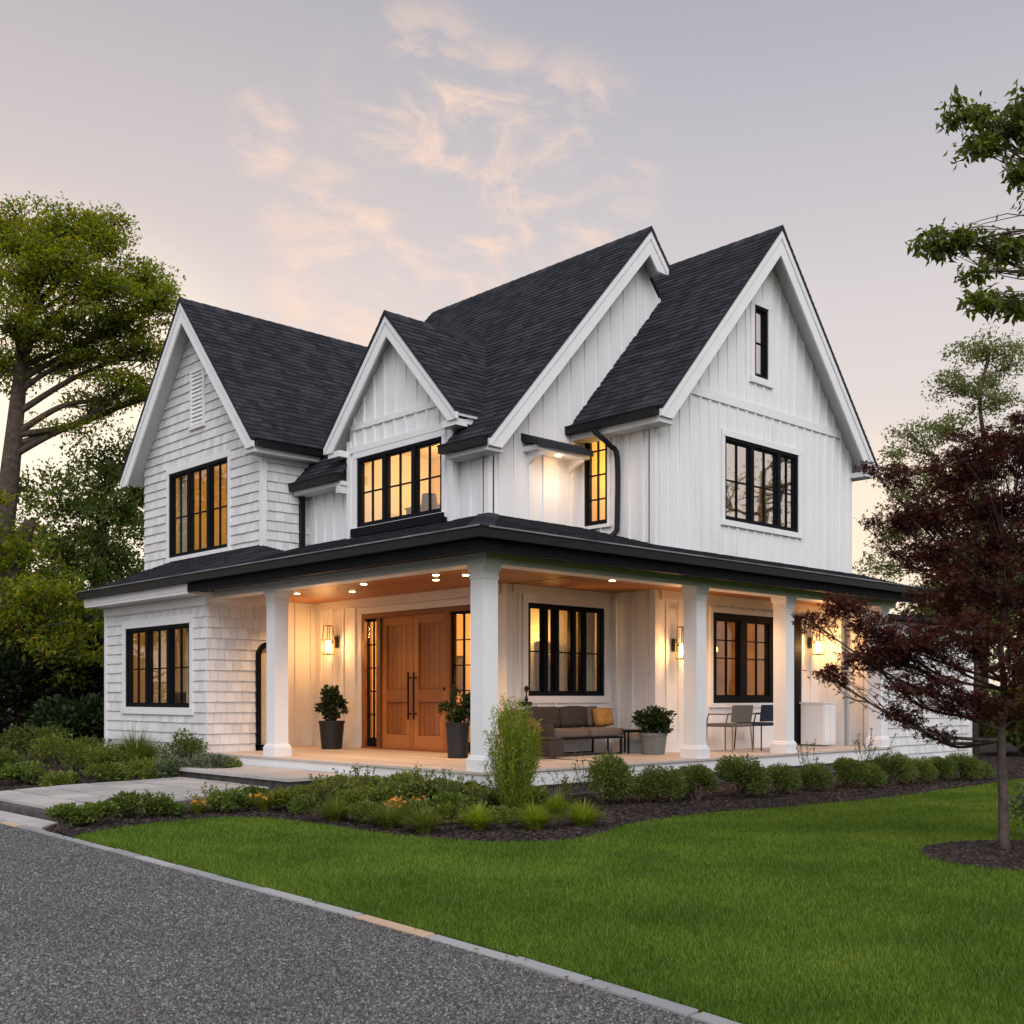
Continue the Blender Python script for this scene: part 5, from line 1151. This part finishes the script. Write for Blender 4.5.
def sofa():
    x0, x1, y0, y1 = 3.15, 4.80, 1.80, 2.50; t = empty('sofa', ((x0+x1)/2, (y0+y1)/2, DZ), 'low brown cushioned sofa on thin black legs under the porch window', 'sofa')
    def cushion(name, x0, x1, y0, y1, z0, z1, mat, b=.045, rot=None, lab=None, par=None):
        m_ = MB(); m_.box(x0, x1, y0, y1, z0, z1); me = bpy.data.meshes.new(name); me.from_pydata(m_.v, [], m_.f); bm = bmesh.new(); bm.from_mesh(me)
        bmesh.ops.recalc_face_normals(bm, faces=bm.faces); bmesh.ops.subdivide_edges(bm, edges=bm.edges, cuts=5, use_grid_fill=True)
        c = Vector(((x0+x1)/2, (y0+y1)/2, (z0+z1)/2)); hx, hy, hz = (x1-x0)/2, (y1-y0)/2, (z1-z0)/2; mn = min(hx, hy, hz)
        for v in bm.verts:
            p = v.co-c; a, b_, e = p.x/hx, p.y/hy, p.z/hz; s = 1
            rr_ = [a, b_, e]; sz = [hx, hy, hz]
            for i in range(3):
                o2 = [rr_[j] for j in range(3) if j != i]; pinch = max(0, max(abs(o2[0]), abs(o2[1]))-.72)/.28
                rr_[i] *= 1-.22*mn/sz[i]*pinch**2
            k = 1+.05*mnoise.noise(v.co*5); v.co = c+Vector((rr_[0]*hx, rr_[1]*hy, rr_[2]*hz*k))
            if rot: 
                q = v.co-c; ca, sa = math.cos(rot), math.sin(rot); v.co = c+Vector((q.x, q.y*ca-q.z*sa, q.y*sa+q.z*ca))
        bm.to_mesh(me); bm.free()
        for p in me.polygons: p.use_smooth = True
        o = link_mesh(name, me, mat, par or t)
        if lab: o['label'] = lab
        return o
    m_ = MB(); z = DZ+.30
    m_.box(x0, x1, y0, y1, z-.03, z)
    m_.bar((x0+.02, y1-.02, z), (x0+.02, y1+.03, z+.42), .03, .03); m_.bar((x1-.02, y1-.02, z), (x1-.02, y1+.03, z+.42), .03, .03); m_.bar((x0+.02, y1+.03, z+.41), (x1-.02, y1+.03, z+.41), .03, .03)
    m_.build('frame', M['black'], t)
    for x in (x0+.03, x1-.03):
        for y in (y0+.03, y1-.03): l = MB(); l.bar((x, y, DZ), (x, y, z-.03), .028, .028); l.build('leg', M['black'], t)
    l = MB(); l.bar((x0+.03, y0+.03, DZ+.02), (x1-.03, y0+.03, DZ+.02), .02, .02); l.bar((x0+.03, y1-.03, DZ+.02), (x1-.03, y1-.03, DZ+.02), .02, .02); l.build('stretcher', M['black'], t)
    cushion('seat_cushion', x0, (x0+x1)/2-.003, y0-.03, y1-.12, z+.001, z+.15, M['cushion_top']); cushion('seat_cushion', (x0+x1)/2+.003, x1, y0-.03, y1-.12, z+.001, z+.15, M['cushion_top'])
    n = 2; xs = np.linspace(x0+.02, x1-.28, n+1)
    for k in range(n): cushion('back_cushion', xs[k]+.004, xs[k+1]-.004, y1-.16, y1+.01, z+.15, z+.50, M['cushion'], rot=-.12)
    cushion('back_cushion', x1-.275, x1+.0, y1-.16, y1+.01, z+.15, z+.50, M['cushion_top'], rot=-.12)
    a = MB(); a.box(x0-.14, x0-.01, y0, y1, z-.03, z+.22); o = a.build('arm', M['cushion'], t, bevel=.03)
    # loose cushion
    p = empty('throw_pillow', (x1, y1-.22, z+.15), 'ochre yellow throw pillow at the right end of the sofa', 'pillow')
    cushion('pillow_body', x1-.22, x1+.17, y1-.33, y1-.19, z+.16, z+.47, M['yellow'], rot=-.25, par=p)
    p = empty('side_table', (x1+.27, 2.0, DZ), 'low black side table between the sofa and the grey pot', 'table')
    a = MB(); a.box(x1+.04, x1+.52, 1.72, 2.22, z+.06, z+.10); a.build('table_top', M['black'], p)
    for x in (x1+.06, x1+.50):
        for y in (1.74, 2.20): l = MB(); l.bar((x, y, DZ), (x, y, z+.06), .022, .022); l.build('leg', M['black'], p)
    # small dark footstool in front left
    p = empty('ottoman', (2.98, 1.5, DZ), 'low dark brown ottoman in front of the sofa left end', 'ottoman')
    a = MB(); a.box(2.80, 3.10, 1.55, 1.95, DZ+.03, DZ+.28); a.build('body', M['cushion'], p, bevel=.02); a = MB(); a.box(2.81, 3.09, 1.56, 1.94, DZ+.281, DZ+.33); a.build('cushion', M['cushion'], p, bevel=.025)
    return cushion
sofa()
def bar_chair(loc, label, mat, rz=0):
    x, y, z = loc; t = empty('metal_chair', loc, label, 'chair'); w = .27
    for sx in (-1, 1):
        for sy in (-1, 1):
            l = MB(); l.tube([(x+sx*(w+.03), y+sy*(w+.02), z), (x+sx*w, y+sy*w, z+.44)], .013, 6); l.build('leg', M['brass'] if mat is M['wicker'] else M['black'], t)
    m_ = MB(); m_.box(x-w-.02, x+w+.02, y-w-.02, y+w+.02, z+.44, z+.50); m_.build('seat', mat, t, bevel=.015)
    m_ = MB(); m_.prism([(x-w-.01, y-w-.01, z+.52), (x+w+.01, y-w-.01, z+.52), (x+w+.02, y-w-.05, z+.82), (x-w-.02, y-w-.05, z+.82)], (0, .045, 0)); m_.build('backrest', mat, t, bevel=.012)
    for sx in (-1, 1):
        m_ = MB(); m_.tube([(x+sx*(w+.01), y-w-.03, z+.66), (x+sx*(w+.02), y+w-.05, z+.66), (x+sx*(w+.02), y+w, z+.48)], .014, 6); m_.build('armrest', mat, t)
    return t
bar_chair((6.75, 1.05, DZ), 'grey wicker armchair between the second and third right columns', M['wicker'])
bar_chair((7.72, 1.12, DZ), 'dark navy armchair partly hidden behind the third column', M['navy'])
# white cabinet with dark top at the far end of the porch
t = empty('cabinet', (10.1, 1.2, DZ), 'white panelled outdoor cabinet behind the purple maple leaves', 'cabinet')
m_ = MB(); m_.box(9.86, 10.30, 1.05, 1.55, DZ+.03, DZ+.83); m_.build('body', M['trim'], t)
for k in range(2): m_ = MB(); m_.box(9.88+k*.21, 10.07+k*.21, 1.03, 1.048, DZ+.07, DZ+.79); m_.build('door', M['trim'], t)
m_ = MB(); m_.box(9.83, 10.33, 1.02, 1.57, DZ+.831, DZ+.86); m_.build('top', M['siding'], t)
# small black lantern/bottle on the ledge left of the porch window
t = empty('candle_lantern', (3.22, 2.55, 1.236), 'small black table lantern on the ledge left of the porch window', 'lantern')
m_ = MB(); m_.box(3.12, 3.33, 2.50, 2.60, 1.236, 1.30); m_.build('tray', M['black'], t)
m_ = MB(); m_.lathe([(.022, .065), (.03, .10), (.012, .17), (.012, .22), (.035, .27), (.035, .30), (.01, .33)], (3.25, 2.55, 1.236), 10); m_.build('body', M['black'], t)
# things inside the lit rooms
def bookcase(x0, x1, y0, y1, z0, z1, label, axis='y'):
    t = empty('bookcase', ((x0+x1)/2, (y0+y1)/2, z0), label, 'bookcase'); m_ = MB(); n = 5
    if axis == 'y':
        m_.box(x0, x0+.03, y0, y1, z0, z1); m_.box(x1-.03, x1, y0, y1, z0, z1); m_.box(x0+.03, x1-.03, y1-.02, y1, z0, z1)
        for k in range(n+1): z = z0+(z1-z0-.03)*k/n; m_.box(x0+.03, x1-.03, y0, y1-.02, z, z+.03)
        m_.build('frame', M['darkwood'], t); rr = random.Random(int(x0*100)); b = MB()
        for k in range(n):
            x = x0+.05
            while x < x1-.1:
                w_ = rr.uniform(.02, .05); z = z0+(z1-z0-.03)*k/n+.031
                if rr.random() < .8: b.box(x, x+w_-.003, y0+.04, y1-.03, z, z+rr.uniform(.15, .24))
                x += w_
        b.build('books', M['books'], t)
    return t
bookcase(8.2, 9.0, 3.6, 3.9, .5, 2.6, 'dark bookcase seen through the double window on the right porch wall')
bookcase(4.15, 4.55, 3.06, 3.25, .46, 2.35, 'dark shelf with books seen through the window above the sofa')
def pendant(x, y, z, zc, label):
    t = empty('pendant_lamp', (x, y, zc), label, 'pendant lamp'); m_ = MB(); m_.tube([(x, y, zc), (x, y, z+.1)], .006, 5); m_.build('cord', M['black'], t)
    m_ = MB(); m_.lathe([(.05, .10), (.11, .05), (.13, 0), (.11, -.05), (.05, -.09)], (x, y, z), 16); m_.build('lamp_shade', M['shade_lit'], t, smooth=True)
pendant(7.55, 2.6, 2.36, 3.12, 'glowing pendant lamp in the left half of the dark double window')
pendant(8.75, 2.9, 2.33, 3.12, 'glowing pendant lamp in the right half of the dark double window')
pendant(3.6, 6.35, 2.1, 3.08, 'glowing lamp seen through the sidelight left of the front door')
t = empty('floor_lamp', (3.0, 4.75, 3.96), 'dark shaded lamp inside the dormer window', 'lamp'); m_ = MB(); m_.lathe([(.12, 0), (.12, .02), (.015, .04), (.015, .72)], (3.0, 4.75, 3.96), 12); m_.build('stand', M['black'], t)
m_ = MB(); m_.lathe([(.16, .70), (.13, 1.0)], (3.0, 4.75, 3.96), 16); m_.build('lamp_shade', M['darkwood'], t)

def picture(fr, a0, a1, z0, z1, d, label, mat='darkwood'):
    t = empty('picture', fr((a0+a1)/2, z0, d), label, 'picture'); m_ = MB()
    for q in ((a0, a1, z0, z0+.03), (a0, a1, z1-.03, z1), (a0, a0+.03, z0+.03, z1-.03), (a1-.03, a1, z0+.03, z1-.03)): fbox(m_, fr, *q, d, d+.03)
    m_.build('frame', M['black'], t); m_ = MB(); fbox(m_, fr, a0+.03, a1-.03, z0+.03, z1-.03, d+.002, d+.012); m_.build('canvas', M[mat], t)
picture(FX(2.35), 3.75, 4.35, 4.75, 5.45, -1.79, 'dark framed picture on the wall inside the dormer room', 'wicker')
picture(FX(1.5), 9.4, 10.1, 4.9, 5.7, -2.39, 'dark framed picture inside the upper room of the shingled wing')
picture(FY(1.05), 7.1, 7.8, 4.9, 5.6, -1.99, 'framed picture inside the room of the tall right gable')
picture(FX(-.05), 8.0, 8.6, 1.5, 2.2, -1.31, 'framed picture inside the ground floor room of the shingled wing', 'books')
picture(FX(2.9), 6.2, 6.6, 1.5, 2.2, -2.19, 'framed picture in the hall seen through the left sidelight', 'wicker')
def cabinet(x0, x1, y0, y1, z0, z1, label):
    t = empty('cupboard', ((x0+x1)/2, (y0+y1)/2, z0), label, 'cupboard'); m_ = MB(); m_.box(x0, x1, y0, y1, z0+.06, z1); m_.build('body', M['darkwood'], t, bevel=.01)
    m_ = MB(); m_.box(x0-.02, x1+.02, y0-.02, y1+.02, z1+.001, z1+.03); m_.build('top', M['doorframe'], t)
cabinet(.75, 1.15, 9.0, 10.0, .45, 1.45, 'dark cupboard inside the ground floor room of the shingled wing')
cabinet(3.2, 3.7, 10.3, 11.4, 4.0, 5.1, 'dark cupboard inside the upper room of the shingled wing')
cabinet(3.3, 3.9, 5.0, 5.8, 3.95, 4.85, 'dark cupboard inside the dormer room')
# a few dry leaves blown against the kerb
def dry_leaves():
    rng = np.random.default_rng(12); n = 70; y = rng.uniform(-8, 1, n); x = kx(y)+rng.normal(size=n)*.10-.10; far = rng.random(n) < .3; x = np.where(far, x-rng.random(n)*3, x)
    Q = leaf_quads(np.stack([x, y, np.full(n, .012)], 1), .03*rng.uniform(.6, 1.3, n), rng, .6, 3.0, 0, np.stack([rng.normal(size=n), rng.normal(size=n), np.zeros(n)], 1)*3)
    o = link_mesh('dry_leaves', np_mesh(Q.reshape(-1, 3), 4), M['dry']); tag(o, 'scattered small dry brown leaves along the kerb and gravel', 'leaves', kind='stuff')
M['dry'] = island('dry_leaf', [(.1, (.12, .05, .02)), (.6, (.22, .12, .05)), (.9, (.32, .22, .09))], .8, bs=0)
dry_leaves()
